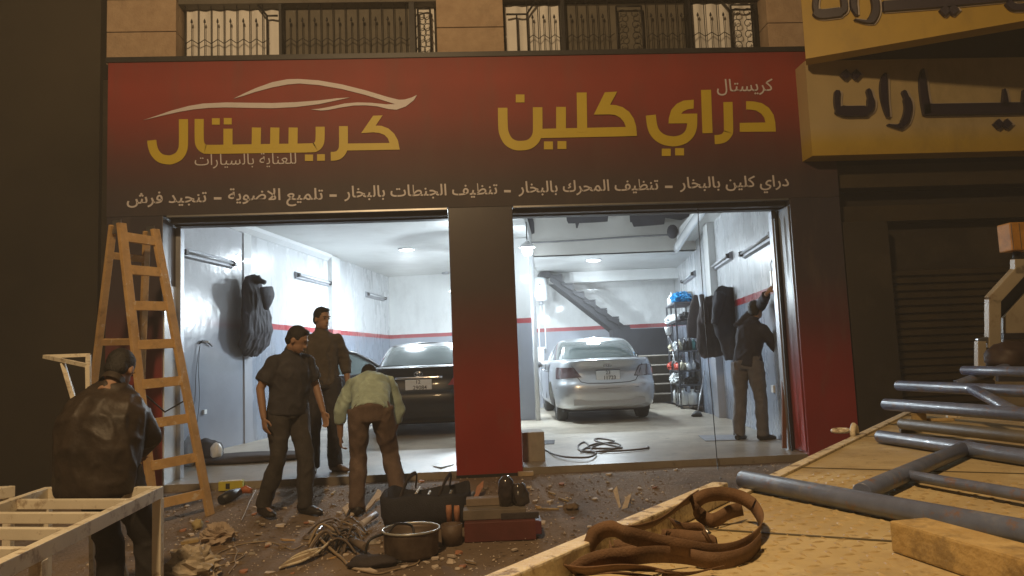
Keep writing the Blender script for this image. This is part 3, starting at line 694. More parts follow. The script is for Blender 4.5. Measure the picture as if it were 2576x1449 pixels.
# ================================================================== cars
M['silver_paint'] = mat('silver_paint', (.50, .52, .54), .28, .55, var=.04, coat=.8)
M['black_paint'] = mat('black_paint', (.006, .006, .008), .38, .0, var=.1, coat=.12, spec=.35)
M['car_glass'] = mat('car_glass', (.13, .16, .16), .06, 0, var=.06, coat=1, spec=.8)
M['pale_glass'] = mat('pale_car_glass', (.12, .15, .15), .15, 0, var=.08, scale=2, coat=.6)
M['tyre'] = mat('tyre_rubber', (.03, .03, .03), .8)
M['rim'] = mat('alloy_rim', (.5, .5, .52), .3, .8)
M['chrome'] = mat('chrome', (.7, .7, .72), .12, 1, var=0)
M['tail_dark'] = mat('tail_light_smoked', (.085, .05, .052), .15, var=.1, coat=1)
M['tail_red'] = mat('tail_light_red', (.30, .03, .03), .2, var=.1, coat=1)
M['tail_clear'] = mat('tail_light_clear', (.34, .32, .33), .15, var=.1, coat=1)
M['plate'] = mat('number_plate', (.62, .62, .60), .5, var=.05)
M['plate_ink'] = mat('plate_ink', (.02, .02, .025), .6, var=0)
M['gap'] = mat('panel_gap', (.02, .02, .022), .8, var=0)

def cr(p, x):
    """Catmull-Rom through equally spaced scalars p at x in [0,1]"""
    n = len(p)-1; f = min(max(x, 0), 1)*n; i = min(int(f), n-1); t = f-i
    a, b, c, d = p[max(i-1, 0)], p[i], p[i+1], p[min(i+2, n)]
    return .5*((2*b)+(c-a)*t+(2*a-5*b+4*c-d)*t*t+(3*b-a-3*c+d)*t**3)
def lin(p, x):
    """p: list of (x, value)"""
    if x <= p[0][0]: return p[0][1]
    for (a, va), (b, vb) in zip(p, p[1:]):
        if x <= b: return va+(vb-va)*(x-a)/(b-a)
    return p[-1][1]
class Stack:
    """a shell built from plan outlines (superellipses) stacked in height: levels = (z, rear u, front u, half width, n)"""
    def __init__(s, levels, zfun=None): s.lv = levels; s.zf = zfun
    def pt(s, t, h):
        """t 0..1 half turn from rear centre (0) along the left side to front centre (1); h 0..1 level"""
        z, u0, u1, w_, n = (cr([l[k] for l in s.lv], h) for k in range(5))
        # even spacing along the outline: straight rear, corner, side, corner, front
        th = math.pi*(1-s.warp(t)); c, si = math.cos(th), math.sin(th)
        a = (u1-u0)/2; x = (u0+u1)/2 + a*math.copysign(abs(c)**(2/n), c); y = w_*abs(si)**(2/n)
        if s.zf: z = s.zf(x, y, z, h)
        return V((x, y, z))
    def warp(s, t): return t + .06*math.sin(4*math.pi*t)*0
    def nrm(s, t, h):
        e = .004; a = s.pt(min(t+e, 1), h)-s.pt(max(t-e, 0), h); b = s.pt(t, min(h+e, 1))-s.pt(t, max(h-e, 0))
        n = a.cross(b); n.normalize()
        if n.dot(s.pt(t, h)-V((2.3, 0, .7))) < 0: n = -n
        return n
    def shell(s, mb, nt=96, nh=24, crown=.0):
        def full(a, b):
            t = a*2
            if t <= 1: return s.pt(1-t, b)
            p = s.pt(t-1, b); return V((p.x, -p.y, p.z))
        vs = []; fs = []; R = nt*2
        for j in range(nh+1):
            for k in range(R): vs.append(full(k/R, j/nh))
        fs = [(j*R+k, j*R+(k+1) % R, (j+1)*R+(k+1) % R, (j+1)*R+k) for j in range(nh) for k in range(R)]
        # top: strips across the car, bottom: flat
        n0 = len(vs); rows = []; NC = 8
        for k in range(nt+1):
            p = s.pt(1-k/nt, 1); row = []
            for c in range(NC+1):
                q = 1-2*c/NC
                if c == 0: row.append(nh*R+k)
                elif c == NC: row.append(nh*R+(R-k) % R)
                else:
                    vs.append(V((p.x, p.y*q, p.z+crown*(1-q*q)*min(1, p.y/.3)))); row.append(len(vs)-1)
            rows.append(row)
        for a, b in zip(rows, rows[1:]):
            for c in range(NC):
                f = [a[c], a[c+1], b[c+1], b[c]]; f2 = []
                for i in f:
                    if i not in f2: f2.append(i)
                if len(f2) > 2: fs.append(tuple(f2))
        fs.append(tuple(reversed(range(R))))
        mb.add(vs, fs, True)
    def patch(s, mb, corners, side, off=.006, n=10, th=True):
        """quad patch lying on the shell; corners = 4 (t, h) in order; side +1 left, -1 right"""
        (t0, h0), (t1, h1), (t2, h2), (t3, h3) = corners
        def fn(u, v):
            t = (t0*(1-u)+t1*u)*(1-v)+(t3*(1-u)+t2*u)*v; h = (h0*(1-u)+h1*u)*(1-v)+(h3*(1-u)+h2*u)*v
            sg = side
            if t < 0: t = -t; sg = -side
            p = s.pt(t, h)+s.nrm(t, h)*off; return V((p.x, p.y*sg, p.z))
        mb.grid(fn, n, n); return mb
    def find(s, y, z, lo=0, hi=.5):
        """(t, h) of the rear-side surface point at half width y and height z"""
        best = None
        for i in range(60):
            for j in range(60):
                t = lo+(hi-lo)*i/59; h = j/59; p = s.pt(t, h); d = (p.y-y)**2+(p.z-z)**2
                if best is None or d < best[0]: best = (d, t, h)
        return best[1], best[2]

def make_car(name, label, root, heading, paint, glass, tail, plate_lines, open_door=False, tail_inner=None, chrome_bar=False):
    t = thing(name, label, 'car', root); c_, s_ = math.cos(heading), math.sin(heading)
    Mx = Matrix(((c_, -s_, 0, root.x), (s_, c_, 0, root.y), (0, 0, 1, root.z), (0, 0, 0, 1)))   # car u axis = forward
    def place(mb, nm, m, par=None, **k):
        me = mb.mesh(nm) if isinstance(mb, MB) else mb
        me.transform(Mx); return part(nm, me, m, par or t, **k)
    Lc = 4.80
    def zf(x, y, z, h):
        # the upper levels drop towards the nose and a little towards the tail
        k = max(0, (h-.45)/.55); fr = max(0, (x-3.1)/1.7); return z - k*.30*fr**1.3 - k*.02*max(0, (.5-x)/.5)
    body = Stack([(.22, .20, 4.60, .76, 6), (.27, .07, 4.74, .86, 6), (.40, .02, 4.79, .893, 6), (.52, .00, 4.80, .905, 6), (.64, .012, 4.79, .908, 6), (.72, .05, 4.77, .908, 5.6), (.86, .085, 4.72, .905, 5.2), (.97, .075, 4.66, .885, 5.0), (1.045, .05, 4.60, .855, 4.8), (1.072, .055, 4.55, .83, 4.6), (1.078, .10, 4.5, .79, 4.4)], zf)
    mb = MB(); body.shell(mb, 96, 32, .012)
    me = mb.mesh('body'); fix_normals(me); o = bpy.data.objects.new('b', me); COL.objects.link(o)
    cut = MB()
    for ux in (1.02, 3.80):
        for sg in (-1, 1): cut.lathe((ux, sg*.62, .33), [(0, 0), (.375, 0), (.375, .5), (0, .5)], 32, (0, sg, 0), False)
    cm = cut.mesh('cut'); fix_normals(cm); co = bpy.data.objects.new('c', cm); COL.objects.link(co)
    bo = o.modifiers.new('b', 'BOOLEAN'); bo.object = co; bo.operation = 'DIFFERENCE'; bo.solver = 'EXACT'
    bm_ = baked(o); bpy.data.objects.remove(o); bpy.data.objects.remove(co)
    body_o = place(bm_, 'body', paint, fix=False)
    mb = MB(); mb.box2((.35, -.74, .19), (4.5, .74, .262)); place(mb, 'underbody', M['gap'])
    for ux in (1.02, 3.80):
        mb = MB(); mb.box2((ux-.42, -.6, .22), (ux+.42, .6, .78)); place(mb, 'wheel_well', M['gap'])
    # greenhouse
    gh = Stack([(1.0, .56, 3.86, .80, 4.0), (1.10, .72, 3.62, .775, 4.6), (1.22, .93, 3.36, .73, 4.6), (1.34, 1.17, 3.05, .675, 4.4), (1.425, 1.42, 2.72, .61, 4.0), (1.455, 1.56, 2.52, .55, 3.4)])
    mb = MB(); gh.shell(mb, 72, 20, .022); roof = place(mb, 'cabin', paint)
    def gfind(y, z): return gh.find(y, z, 0, .5)
    # rear screen: symmetric patch across the centre line
    tb, hb = gfind(.68, 1.095); tt, ht = gfind(.56, 1.39)
    mb = MB(); gh.patch(mb, [(-tb, hb), (tb, hb), (tt, ht), (-tt, ht)], 1, .006, 20); place(mb, 'rear_window', glass, fix=False)
    th_ = lambda x, h: min(((gh.pt(k/400, h).x-x)**2, k/400) for k in range(401))[1]
    for sg in (1, -1):
        for xa, xb in ((1.30, 2.02), (2.10, 2.95)):
            q = [(th_(xa-(.22 if xa < 2 else 0), .16), .16), (th_(xb+(.22 if xb > 2.5 else 0), .16), .16), (th_(xb-.06, .74), .74), (th_(xa+(.16 if xa < 2 else 0), .74), .74)]
            mb = MB(); gh.patch(mb, q, sg, .005, 10); place(mb, 'side_window', M['car_glass'], fix=False)
    ta, ha = th_(3.86, .1), .12
    mb = MB(); gh.patch(mb, [(2-.86-.28+.0, .12), (.86, .12), (.82, .8), (1.18, .8)], 1, .005, 4) if False else None
    # lights and rear trim
    for sg in (1, -1):
        f = lambda y, z: body.find(y, z, 0, .30)
        if tail_inner is None or sg == 1:
            q = [f(.44, .775), body.find(.895, .755, .03, .30), body.find(.885, .96, .03, .30), f(.56, .95)]
            mb = MB(); body.patch(mb, q, sg, .008, 14); place(mb, 'tail_light', tail, fix=False)
        else:
            mid0, mid1 = f(.66, .77), f(.68, .955)
            fr_ = [body.pt(*c_)+body.nrm(*c_)*.012 for c_ in (f(.44, .775), mid0, mid1, f(.54, .95))]
            mb = MB(); mb.tube([V((p.x, p.y*sg, p.z)) for p in fr_], .010, 6, closed=True); place(mb, 'light_surround', M['tail_dark'])
            q = [f(.44, .775), mid0, mid1, f(.54, .95)]; mb = MB(); body.patch(mb, q, sg, .008, 10); place(mb, 'tail_light', tail_inner, fix=False)
            q = [mid0, body.find(.895, .755, .03, .30), body.find(.885, .96, .03, .30), mid1]; mb = MB(); body.patch(mb, q, sg, .009, 12); place(mb, 'tail_light', tail, fix=False)
    def rx(y, z): q = body.find(y, z, 0, .3); return body.pt(*q).x
    def line(pts, r=.006, m=M['gap'], nm='panel_gap'):
        mb = MB(); mb.tube([V((rx(abs(y), z)-.001, y, z)) for y, z in pts], r, 6); return place(mb, nm, m)
    line([(-.60, .98), (-.53, .80), (-.46, .70), (-.35, .675), (0, .665), (.35, .675), (.46, .70), (.53, .80), (.60, .98)])
    line([(-.86, .60), (-.5, .585), (0, .58), (.5, .585), (.86, .60)], .004)
    mb = MB(); mb.box((rx(0, .80)-.012, 0, .80), (.02, .56, .19)); 
    mb2 = MB(); x0 = rx(0, .80)
    mb2.box((x0-.016, 0, .79), (.014, .40, .17)); pl = place(mb2, 'number_plate', M['plate'], bevel=.004)
    for txt, yy, zz, hh in plate_lines:
        me, wd = text_mesh(txt, .006, .01); sc = hh
        # text runs to the car's right as seen from behind (-y)
        me.transform(Matrix(((0, 0, -sc, x0-.0245), (-sc, 0, 0, yy+wd*sc/2), (0, sc, 0, zz), (0, 0, 0, 1)))); place(me, 'number', M['plate_ink'], pl, fix=False)
    # plate frame
    mb = MB(); mb.tube([(x0-.018, y, z) for y, z in ((-.205, .70), (.205, .70), (.205, .88), (-.205, .88))], .006, 6, closed=True); place(mb, 'plate_frame', M['plate_ink'])
    # badge: an oval of rings
    mb = MB(); xb = rx(0, .955)-.008
    for a_, b_ in ((.062, .04), (.022, .036)):
        mb.tube([(xb, a_*math.cos(k*.3927), .955+b_*math.sin(k*.3927)) for k in range(16)], .005, 6, closed=True)
    mb.tube([(xb, .04*math.cos(k*.3927), .972+.014*math.sin(k*.3927)) for k in range(16)], .005, 6, closed=True)
    place(mb, 'badge', M['chrome'])
    if chrome_bar:
        mb = MB(); mb.tube([(rx(abs(y), .90)-.012, y, .90) for y in (-.36, -.3, -.15, 0, .15, .3, .36)], [(.02, .01)]*7, 8, ref=(0, 0, 1)); place(mb, 'chrome_strip', M['chrome'])
    mb = MB(); mb.box((rx(0, .36)+.01, 0, .36), (.03, 1.2, .10)); place(mb, 'bumper_insert', M['gap'] if False else paint)
    # door gaps along the side
    for x in (1.30, 2.06, 3.1):
        pts = []
        for z in (.36, .5, .65, .8, .93, 1.0):
            y = max((body.pt(k/200, h/30).y for k in range(60, 141, 2) for h in range(31) if abs(body.pt(k/200, h/30).x-x) < .06 and abs(body.pt(k/200, h/30).z-z) < .03), default=.9)
            pts.append((x, y, z))
        for sg in (1, -1):
            mb = MB(); mb.tube([(a, b*sg, c) for a, b, c in pts], .005, 6); place(mb, 'door_gap', M['gap'])
    for x in (1.5, 2.28):
        for sg in (1, -1): mb = MB(); mb.tube([(x-.1, .915*sg, .885), (x-.05, .94*sg, .89), (x+.05, .94*sg, .89), (x+.1, .915*sg, .885)], .014, 6); place(mb, 'door_handle', paint)
    for sg in (1, -1):
        mb = MB(); mb.ell((3.12, 1.0*sg, 1.0), (.07, .11, .075)); mb.tube([(3.14, .80*sg, .97), (3.13, .95*sg, .985)], .025, 6); place(mb, 'mirror', M['black_trim'])
    # wheels
    for ux in (1.02, 3.80):
        for sg in (1, -1):
            mb = MB(); mb.lathe((ux, sg*.72, .325), [(.20, -.10), (.27, -.105), (.31, -.09), (.325, -.05), (.325, .05), (.31, .09), (.27, .105), (.20, .10)], 28, (0, sg, 0)); wh = place(mb, 'wheel', M['tyre'])
            mb = MB(); mb.lathe((ux, sg*.72, .325), [(.205, .07), (.205, .095), (.19, .085), (.16, .05), (.05, .06), (0, .062)], 28, (0, sg, 0))
            for k in range(5):
                an = k*2*math.pi/5; mb.bar((ux, sg*.80, .325), (ux+.18*math.cos(an), sg*.805, .325+.18*math.sin(an)), .05, .02, up=(0, 1, 0))
            place(mb, 'rim', M['rim'], wh)
    if open_door:
        hx, hy = 3.05, .88; an = math.radians(62)
        def dd(l, z, o=0): return V((hx-l*math.cos(an)-o*math.sin(an)*0, hy+l*math.sin(an), z))
        mb = MB(); mb.slab([dd(0, .32), dd(1.05, .32), dd(1.08, .95), dd(0, .98)], (.05, .03, 0)); dr = place(mb, 'door', paint, bevel=.01)
        mb = MB(); mb.tube([dd(.02, .98), dd(.30, 1.20), dd(.62, 1.36), dd(.95, 1.41), dd(1.08, 1.40), dd(1.08, .95)], .03, 8); place(mb, 'window_frame', paint, dr)
        mb = MB(); mb.slab([dd(.06, .97), dd(.30, 1.18), dd(.62, 1.34), dd(.95, 1.39), dd(1.06, 1.38), dd(1.06, .96)], (.012, .006, 0)); place(mb, 'door_glass', M['pale_glass'], dr)
    return t
def plan_heading(p, q): return math.atan2(q.y-p.y, q.x-p.x)
# silver saloon in the right bay: rear centre measured on the floor between its rear wheels
make_car('silver_car', 'silver saloon car seen from behind, parked in the right bay', V((2.31, 12.62, 0)), math.radians(88.6), M['silver_paint'], M['car_glass'], M['tail_dark'], [('23', 0, .812, .085), ('11723', -.03, .725, .088)], tail_inner=M['tail_clear'])
pb = c2w(-1.47, 11.45)
make_car('black_car', 'black saloon car with its front door open, parked in the left bay', V((pb.x, pb.y, 0)), math.radians(88.5), M['black_paint'], M['pale_glass'], M['tail_red'], [('12', 0, .812, .08), ('29084', -.02, .725, .085)], open_door=True, chrome_bar=True)
# ================================================================== people
M['skin'] = mat('skin', (.34, .20, .13), .55, var=.08)
M['hair'] = mat('black_hair', (.014, .012, .011), .6, var=.2, scale=60, bump=.5, bscale=120)
M['eye'] = mat('eye', (.03, .02, .02), .2, var=0)
M['shoe'] = mat('dark_shoe', (.03, .025, .022), .5)
M['brown_shoe'] = mat('brown_shoe', (.16, .10, .06), .6)
def cloth(name, c, rough=.85, **k): return mat(name, c, rough, var=.22, scale=10, bump=.25, bscale=160, **k)

def hand(mb, wr, d, n, curl=.5, side=1, s=1.0):
    """palm, four unequal bent fingers and a thumb; d = along the hand, n = palm side"""
    d = V(d).normalized(); n = V(n); n = (n-d*n.dot(d)).normalized(); x = d.cross(n)*side   # x towards the thumb
    wr = V(wr)
    mb.tube([wr-d*.01, wr+d*.025*s, wr+d*.06*s, wr+d*.092*s], [(.016*s, .024*s), (.016*s, .034*s), (.015*s, .041*s), (.011*s, .039*s)], 12, ref=n)
    for k, (off, L, r) in enumerate(((.029, .072, .0092), (.010, .080, .0095), (-.010, .074, .0092), (-.028, .058, .0084))):
        p = wr+d*.082*s+x*off*s; dd = d.copy(); pts = [p-d*.012, p]; a = curl*(.55+.1*k)
        for seg in (.45, .32, .23):
            Rm = Matrix.Rotation(a, 3, d.cross(n)); dd = Rm @ dd
            pts.append(pts[-1]+dd*L*seg*s)
        mb.tube(pts, [r*s]*4+[r*.8*s], 8)
        mb.ell(pts[-1], (r*.8*s,)*3, 8, 6)
    t0 = wr+d*.022*s+x*.026*s; t1 = t0+(d*.5+x*.75+n*.25).normalized()*.036*s; t2 = t1+(d*.85+x*.3+n*.4).normalized()*.030*s; t3 = t2+(d*.95+n*.3).normalized()*.022*s
    mb.tube([wr+d*.01+x*.01, t0, t1, t2, t3], [.012*s, .013*s, .0115*s, .010*s, .008*s], 8)

def person(label, loc, heading, J, shirt, trousers, shoes, sleeve='long', head_dir=(0, 1, -.1), curl=(.5, .5), palms=None, belly=1.0, hem=.0, wr=.020, S=1.0, torso=None):
    t = thing('person', label, 'person', loc, None)
    f = V((math.cos(heading), math.sin(heading), 0)); r = V((f.y, -f.x, 0)); u = V((0, 0, 1)); loc = V(loc)
    def P(p): return loc + r*p[0]*S + f*p[1]*S + u*p[2]*S
    def D(p): return r*p[0]+f*p[1]+u*p[2]
    q = {k: P(p) for k, p in J.items()}
    m_ = (q['sh_r']+q['sh_l'])/2; ax0 = (q['chest']-q['neck']).normalized()
    for k_ in ('sh_r', 'sh_l'): q[k_] = q[k_]+ax0*.05*S+(m_-q[k_])*.10
    hd = D(head_dir).normalized(); hr = hd.cross(u).normalized(); hu = hr.cross(hd).normalized()
    R = Matrix((hr, hd, hu)).transposed()
    H = q['head']
    def hp(a): return H + (R @ V(a))*S
    # ---- body: one continuous skin
    b = MB()
    b.ell(hp((0, -.008, .025)), (.074*S, .094*S, .098*S), 20, 14, R); b.ell(hp((0, .022, -.045)), (.056*S, .066*S, .068*S), 16, 10, R); b.ell(hp((0, .058, -.088)), (.028*S, .024*S, .02*S), 10, 8, R)
    b.tube([hp((0, .082, .012)), hp((0, .098, -.022)), hp((0, .104, -.036))], [.009*S, .012*S, .014*S], 8); b.ell(hp((0, .088, .028)), (.045*S, .010*S, .012*S), 10, 8, R)
    b.ell(hp((0, .086, -.066)), (.024*S, .009*S, .008*S), 10, 8, R)
    for s_ in (-1, 1): b.ell(hp((s_*.076, -.008, -.008)), (.010*S, .020*S, .032*S), 8, 8, R)
    b.tube([q['neck']-(H-q['neck'])*.5, q['neck'], hp((0, -.022, -.06)), hp((0, -.015, -.01))], [.062*S, .055*S, .054*S, .05*S], 14)
    mid = [q['pelvis'], q['waist'], q['chest'], q['neck']]
    b.tube(mid, [(.12*S, .085*S), (.115*S, .08*S), (.12*S, .08*S), (.05*S, .05*S)], 16, ref=r)
    for i, s_ in enumerate(('r', 'l')):
        sh, el, wr_ = q['sh_'+s_], q['el_'+s_], q['wr_'+s_]
        b.tube([q['chest']*.6+q['neck']*.4, sh*.9+el*.1, sh*.5+el*.5, el, el*.55+wr_*.45, wr_], [.03*S, .04*S, .047*S, .039*S, .036*S, .026*S], 12)
        dd = D(palms[i][0]) if palms and palms[i] else (wr_-el)
        nn = D(palms[i][1]) if palms and palms[i] else (r*(-1 if s_ == 'r' else 1) + f*.15)
        hand(b, wr_, dd, nn, curl[i], 1 if s_ == 'r' else -1, S)
        hip, kn, an, toe = q['hip_'+s_], q['kn_'+s_], q['an_'+s_], q['toe_'+s_]
        b.tube([q['pelvis'], hip, hip*.5+kn*.5, kn, kn*.6+an*.4, an, an-u*.03], [.09*S, .085*S, .075*S, .052*S, .052*S, .036*S, .036*S], 12)
        b.tube([an-u*.03, an*.5+toe*.5-u*.02, toe], [.036*S, .034*S, .03*S], 10)
    part('body', blob(b, .0075, 3), M['skin'], t, fix=False)
    # ---- eyes and brows
    for s_ in (-1, 1):
        e = MB(); e.ell(hp((s_*.031, .0865, .010)), (.010*S, .005*S, .0042*S), 10, 8, R); part('eye', e, M['eye'], t)
        e = MB(); e.tube([hp((s_*.014, .096, .027)), hp((s_*.034, .094, .033)), hp((s_*.052, .078, .026))], [.002, .0035, .0015], 6); part('eyebrow', e, M['hair'], t)
    e = MB(); e.tube([hp((-.022, .088, -.066)), hp((0, .0965, -.0655)), hp((.022, .088, -.066))], [.002, .004, .002], 6); part('mouth', e, mat('lip', (.22, .10, .08), .5) if 'lip' not in M else M['lip'], t)
    # ---- hair
    h = MB(); h.ell(hp((0, -.018, .040)), (.081*S, .094*S, .094*S), 24, 16, R); h.ell(hp((0, -.055, -.012)), (.072*S, .052*S, .062*S), 18, 12, R); h.ell(hp((0, .045, .098)), (.055*S, .035*S, .025*S), 14, 10, R)
    part('hair', blob(h, .008, 2, .004, 38), M['hair'], t, fix=False)
    # ---- shirt or jacket
    c = MB(); B = belly; dn = (q['pelvis']-q['waist']).normalized()
    hemp = q['pelvis']+dn*(.04+hem)*S
    top = q['neck']+(q['neck']-q['chest'])*.12
    shm = (q['sh_r']+q['sh_l'])/2-ax0*.05*S
    c.tube([hemp, q['pelvis']*.6+q['waist']*.4, q['waist'], q['chest'], q['chest']*.45+shm*.55, shm+(top-shm)*.05, top], [(.175*S*B, .125*S*B), (.172*S*B, .128*S*B), (.165*S*B, .125*S*B), (.178*S*B, .126*S*B), (.172*S, .112*S), (.118*S, .086*S), (.066*S, .060*S)], 24, ref=r)
    if torso: c.tube([hemp, q['pelvis']*.6+q['waist']*.4, q['waist'], q['chest'], q['chest']*.5+shm*.5, shm+(top-shm)*.1, shm+(top-shm)*.6, top], torso, 28, ref=r)
    for s_ in ('r', 'l'):
        sh, el, wr_ = q['sh_'+s_], q['el_'+s_], q['wr_'+s_]
        pre = q['chest']*.30+shm*.70
        if sleeve == 'short':
            e2 = sh*.25+el*.75; c.tube([pre, sh, sh*.6+el*.4, e2], [.075*S, .072*S, .072*S, .078*S], 16)
        else:
            cuff = el*.08+wr_*.92 if sleeve == 'long' else el*.55+wr_*.45
            c.tube([pre, sh, sh*.5+el*.5, el, el*.5+wr_*.5 if sleeve == 'long' else el*.7+wr_*.3, cuff], [.078*S, .074*S, .066*S*B, .062*S*B, .054*S, .046*S], 16)
    part('shirt' if sleeve != 'long' else 'jacket', blob(c, .012, 4, wr, 7.5, .7), shirt, t, fix=False)
    # collar
    k = MB(); nd = (q['head']-q['neck']).normalized()
    k.tube([top-nd*.015, top+nd*.03], [.072*S, .066*S], 18, caps=False); k.tube([top+nd*.03, top-nd*.012], [.062*S, .066*S], 18, caps=False); part('collar', k, shirt, t)
    # ---- trousers
    p = MB(); up_ = (q['waist']-q['pelvis']).normalized()
    p.tube([q['pelvis']+up_*.10*S, q['pelvis'], (q['hip_r']+q['hip_l'])/2-u*.04*S], [(.158*S, .112*S), (.172*S, .125*S), (.155*S, .118*S)], 22, ref=r)
    for s_ in ('r', 'l'):
        hip, kn, an = q['hip_'+s_], q['kn_'+s_], q['an_'+s_]
        lo = an - u*.025*S
        p.tube([hip+u*.05*S, hip*.75+kn*.25, hip*.35+kn*.65, kn, kn*.5+an*.5, an*.85+kn*.15, lo], [.105*S, .098*S, .083*S, .073*S, .072*S, .070*S, .072*S], 18)
    part('trousers', blob(p, .012, 4, wr, 8, .6), trousers, t, fix=False)
    # ---- shoes
    for s_ in ('r', 'l'):
        an, toe = q['an_'+s_], q['toe_'+s_]; g = MB(); d2 = (toe-an); d2.z = 0; d2.normalize(); base = V((an.x, an.y, toe.z))
        g.tube([base-d2*.075*S+u*.008, base-d2*.05*S+u*.02, base+d2*.02*S+u*.016, base+d2*.11*S+u*.002, base+d2*.165*S-u*.004, base+d2*.195*S-u*.006], [(.030*S, .030*S), (.05*S, .037*S), (.055*S, .04*S), (.036*S, .047*S), (.028*S, .042*S), (.014*S, .022*S)], 14, ref=u)
        part('shoe', blob(g, .009, 3), shoes, t, fix=False)
    return t
def stance(**k):
    J = dict(pelvis=(0, 0, .96), waist=(0, .01, 1.10), chest=(0, .015, 1.30), neck=(0, 0, 1.48), head=(0, .035, 1.61),
             sh_r=(.185, 0, 1.43), sh_l=(-.185, 0, 1.43), el_r=(.25, -.02, 1.14), el_l=(-.25, -.02, 1.14), wr_r=(.26, .06, .89), wr_l=(-.26, .06, .89),
             hip_r=(.095, 0, .92), hip_l=(-.095, 0, .92), kn_r=(.105, .02, .50), kn_l=(-.105, .02, .50), an_r=(.11, -.02, .085), an_l=(-.11, -.02, .085), toe_r=(.14, .13, .03), toe_l=(-.14, .13, .03))
    J.update(k); return J
M['lip'] = mat('lip', (.22, .10, .08), .5)
_cl = cloth
def cloth(n, c, r=.85, **k): return wear(_cl(n, c, r, **k), tuple(x*1.9+.02 for x in c), 7, .54, .74, .45)
navy = cloth('charcoal_polo', (.045, .042, .048)); jeans = cloth('dark_trousers', (.055, .048, .045))
# man walking past in front of the left bay
pA = gp(722, 1296)
person('man in dark polo shirt with bare forearms striding past the left bay', pA, math.radians(-38), stance(
    pelvis=(0, .03, .955), waist=(0, .05, 1.095), chest=(0, .08, 1.295), neck=(0, .10, 1.465), head=(.0, .17, 1.575), sh_r=(.20, .06, 1.425), sh_l=(-.20, .10, 1.425), el_r=(.27, -.01, 1.15), wr_r=(.28, .05, .89), el_l=(-.27, .10, 1.15), wr_l=(-.27, .20, .90),
    hip_r=(.095, .02, .91), hip_l=(-.095, .04, .91), kn_r=(.115, .03, .49), an_r=(.125, -.17, .11), toe_r=(.15, -.02, .035), kn_l=(-.10, .15, .50), an_l=(-.11, .12, .085), toe_l=(-.13, .28, .032)),
    navy, jeans, M['shoe'], 'short', (-.55, 1, -.55), belly=1.14)
# man behind him on the threshold
b_ = at_y(815, 1180, 8.42)
person('man in dark open jacket over tan top standing behind the walking man', (b_.x, b_.y, -.02), math.radians(-70), stance(kn_l=(-.10, .05, .5), an_l=(-.12, .0, .085), toe_l=(-.20, .12, .03)),
    cloth('dark_open_jacket', (.085, .068, .052)), cloth('black_trousers', (.04, .036, .04)), M['brown_shoe'], 'mid', (-.5, 1, -.1), S=1.03)
# bending man with the green top
pC = gp(938, 1292)
person('man in pale green top bending forward over the tools', pC, math.radians(96), stance(
    pelvis=(0, -.02, .93), waist=(0, .10, 1.03), chest=(0, .27, 1.15), neck=(0, .44, 1.20), head=(-.02, .57, 1.21), sh_r=(.19, .38, 1.17), sh_l=(-.19, .38, 1.17),
    el_r=(.26, .40, .88), wr_r=(.20, .50, .66), el_l=(-.30, .36, .90), wr_l=(-.30, .42, .66), hip_r=(.10, 0, .89), hip_l=(-.10, 0, .89),
    kn_l=(-.12, .07, .50), an_l=(-.14, -.02, .085), toe_l=(-.17, .13, .03), kn_r=(.17, .12, .50), an_r=(.25, -.12, .12), toe_r=(.28, .03, .035)),
    cloth('green_top', (.46, .58, .50)), cloth('brown_trousers', (.14, .095, .075)), M['shoe'], 'mid', (-.05, .85, -.55), curl=(.8, .8))
# man at the right jamb, arm raised to the switch box
pD = at_z(1894, 1108, -.005)
tgt = at_y(1940, 716, 8.62)
def local(p, loc, hdg):
    f = V((math.cos(hdg), math.sin(hdg), 0)); r = V((f.y, -f.x, 0)); d = V(p)-V(loc); return (d.dot(r), d.dot(f), d.z)
hD = math.radians(48); lt = local(tgt, pD, hD)
person('man in navy sweatshirt reaching up to the switch box on the right jamb', pD, hD, stance(
    head=(.12, .09, 1.615), neck=(.09, .04, 1.475), chest=(.05, .02, 1.29), waist=(.02, .01, 1.10), sh_l=(-.08, .03, 1.50), el_l=(lt[0]*.5-.10, .12, 1.66), wr_l=(lt[0]-.05, lt[1]-.02, lt[2]-.10),
    sh_r=(.25, .03, 1.40), el_r=(.34, .12, 1.12), wr_r=(.26, .30, 1.18), hip_l=(-.10, 0, .92), kn_l=(-.14, .03, .5), an_l=(-.16, -.04, .085), toe_l=(-.16, .11, .03), kn_r=(.13, .02, .5), an_r=(.12, .03, .085), toe_r=(.20, .17, .03)),
    cloth('navy_sweatshirt', (.028, .028, .042)), cloth('grey_trousers', (.135, .125, .125)), M['shoe'], 'long', (.25, 1, .1), curl=(.5, .35), palms=(None, ((.4, .55, .8), (.5, .9, 0))))
